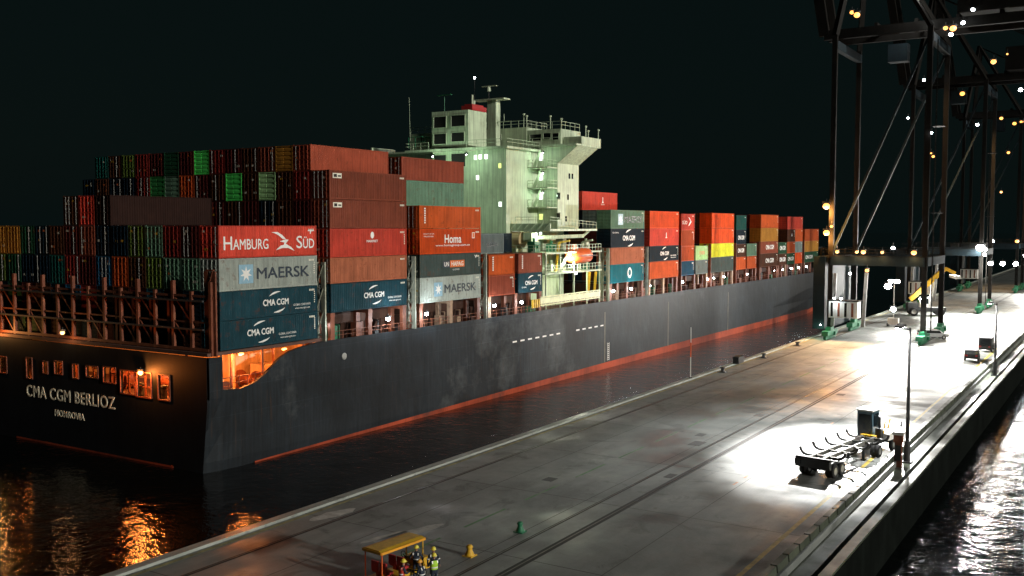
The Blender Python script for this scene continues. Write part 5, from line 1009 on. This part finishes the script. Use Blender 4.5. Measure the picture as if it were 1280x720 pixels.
# ------------------------------------------------------------------ vehicles farther along the pier
def car(loc, rz, label, m, van=False):
    t = thing('parked_car', label, 'car', loc, rz)
    hgt = 2.0 if van else 1.5
    prof = [(-2.2, 0.35), (2.2, 0.35), (2.25, 0.8), (1.35, 0.95), (0.75, hgt), (-1.9, hgt), (-2.2, 0.95)]
    mb = MB(); mb.prism(prof, 'x', -0.88, 0.88); b = mb.build('body', m, t)
    mod = b.modifiers.new('b', 'BEVEL'); mod.width = 0.10; mod.segments = 2
    for s in (-1, 1):
        mb = MB(); mb.prism([(-1.7, 1.0), (1.1, 1.0), (0.66, hgt - 0.12), (-1.7, hgt - 0.12)], 'x', s * 0.885, s * 0.895); mb.build('side_window', M_GLASS, b)
        for y in (-1.4, 1.4): wheel(t, s * 0.80, y, 0.34, 0.24)
        mb = MB(); mb.box(s * 0.6 - 0.15, s * 0.6 + 0.15, -2.27, -2.2, 0.7, 0.9); mb.build('tail_light', M_FUNNEL, t)
    mb = MB(); mb.box(-0.7, 0.7, -2.22, -2.16, 1.02, hgt - 0.15); mb.build('rear_window', M_GLASS, b)
    return t
car((-18.2, 146, ZQ), R(5), 'dark pickup-like car parked by the farther light column', M_DARK)
car((-17.8, 158, ZQ), R(0), 'dark van parked beyond the dark car near pier edge', M_DARK, True)
car((-27.0, 170, ZQ), R(-60), 'pale car standing across the floodlit pier under the crane', mat('car_silver', (0.45, 0.46, 0.46), 0.35, 0.3, 0.1, 2))
rs = thing('reach_stacker', 'yellow and white mobile crane vehicle working under the farther crane', 'mobile crane', (-35.5, 214, ZQ), R(-70))
mb = MB(); mb.box(-1.5, 1.5, -3.6, 3.6, 0.9, 1.7); mb.box(-1.4, 1.4, -3.6, -1.6, 1.7, 2.6); mb.build('chassis', M_DARK, rs)
mb = MB(); mb.box(-0.7, 0.7, -1.2, 0.6, 1.72, 3.7); cb = mb.build('cab', M_WHITE, rs); mb = MB(); mb.box(-0.72, -0.705, -0.9, 0.4, 2.4, 3.5); mb.box(0.705, 0.72, -0.9, 0.4, 2.4, 3.5); mb.build('window', M_GLASS, cb)
mb = MB(); mb.bar((0, -3.0, 3.2), (0, 3.5, 9.6), 0.8, 0.9); mb.bar((0, 3.5, 9.6), (0, 5.4, 8.6), 0.6, 0.6); mb.build('boom', M_YELLOW, rs)
mb = MB(); mb.bar((0.9, 0.5, 1.8), (0.5, 1.6, 7.4), 0.25); mb.bar((-0.9, 0.5, 1.8), (-0.5, 1.6, 7.4), 0.25); mb.build('lift_ram', M_STEEL, rs)
mb = MB(); mb.box(-3.0, 3.0, 4.9, 5.9, 7.6, 8.2); mb.build('spreader', M_WHITE, rs)
for x in (-1.5, 1.5):
    for y in (-2.5, 2.5): wheel(rs, x, y, 0.85, 0.6)
lm = MB(); lm.ball((0.8, -1.3, 3.4), 0.2, 8); lm.build('work_lamp', M_LAMPW, rs); light((-35.0, 211.5, 7.5), 900, FW)
tw = thing('lighting_tower', 'pale lighting tower standing on the pier under the first crane', 'light tower', (-36.6, 188, ZQ))
mb = MB(); mb.box(-0.9, 0.9, -0.7, 0.7, 0.35, 1.5); mb.build('generator_box', M_WHITE, tw); mb = MB(); mb.tube((0, 0, 1.5), (0, 0, 8.2), 0.1, 0.07); mb.build('mast', M_WHITE, tw)
for x in (-0.55, 0.55):
    mb = MB(); mb.box(x - 0.4, x + 0.4, -0.2, 0.2, 7.8, 8.4); h = mb.build('lamp_head', M_WHITE, tw); mb = MB(); mb.box(x - 0.35, x + 0.35, -0.24, -0.202, 7.85, 8.35); mb.build('lamp_lens', M_FLOOD, h)
for y in (-0.5, 0.5): wheel(tw, -0.9, y, 0.3, 0.2); wheel(tw, 0.9, y, 0.3, 0.2)
light((-36.6, 187.5, ZQ + 8.0), 12000, FW, None, 0.4, 120, (-32, 170, ZQ))
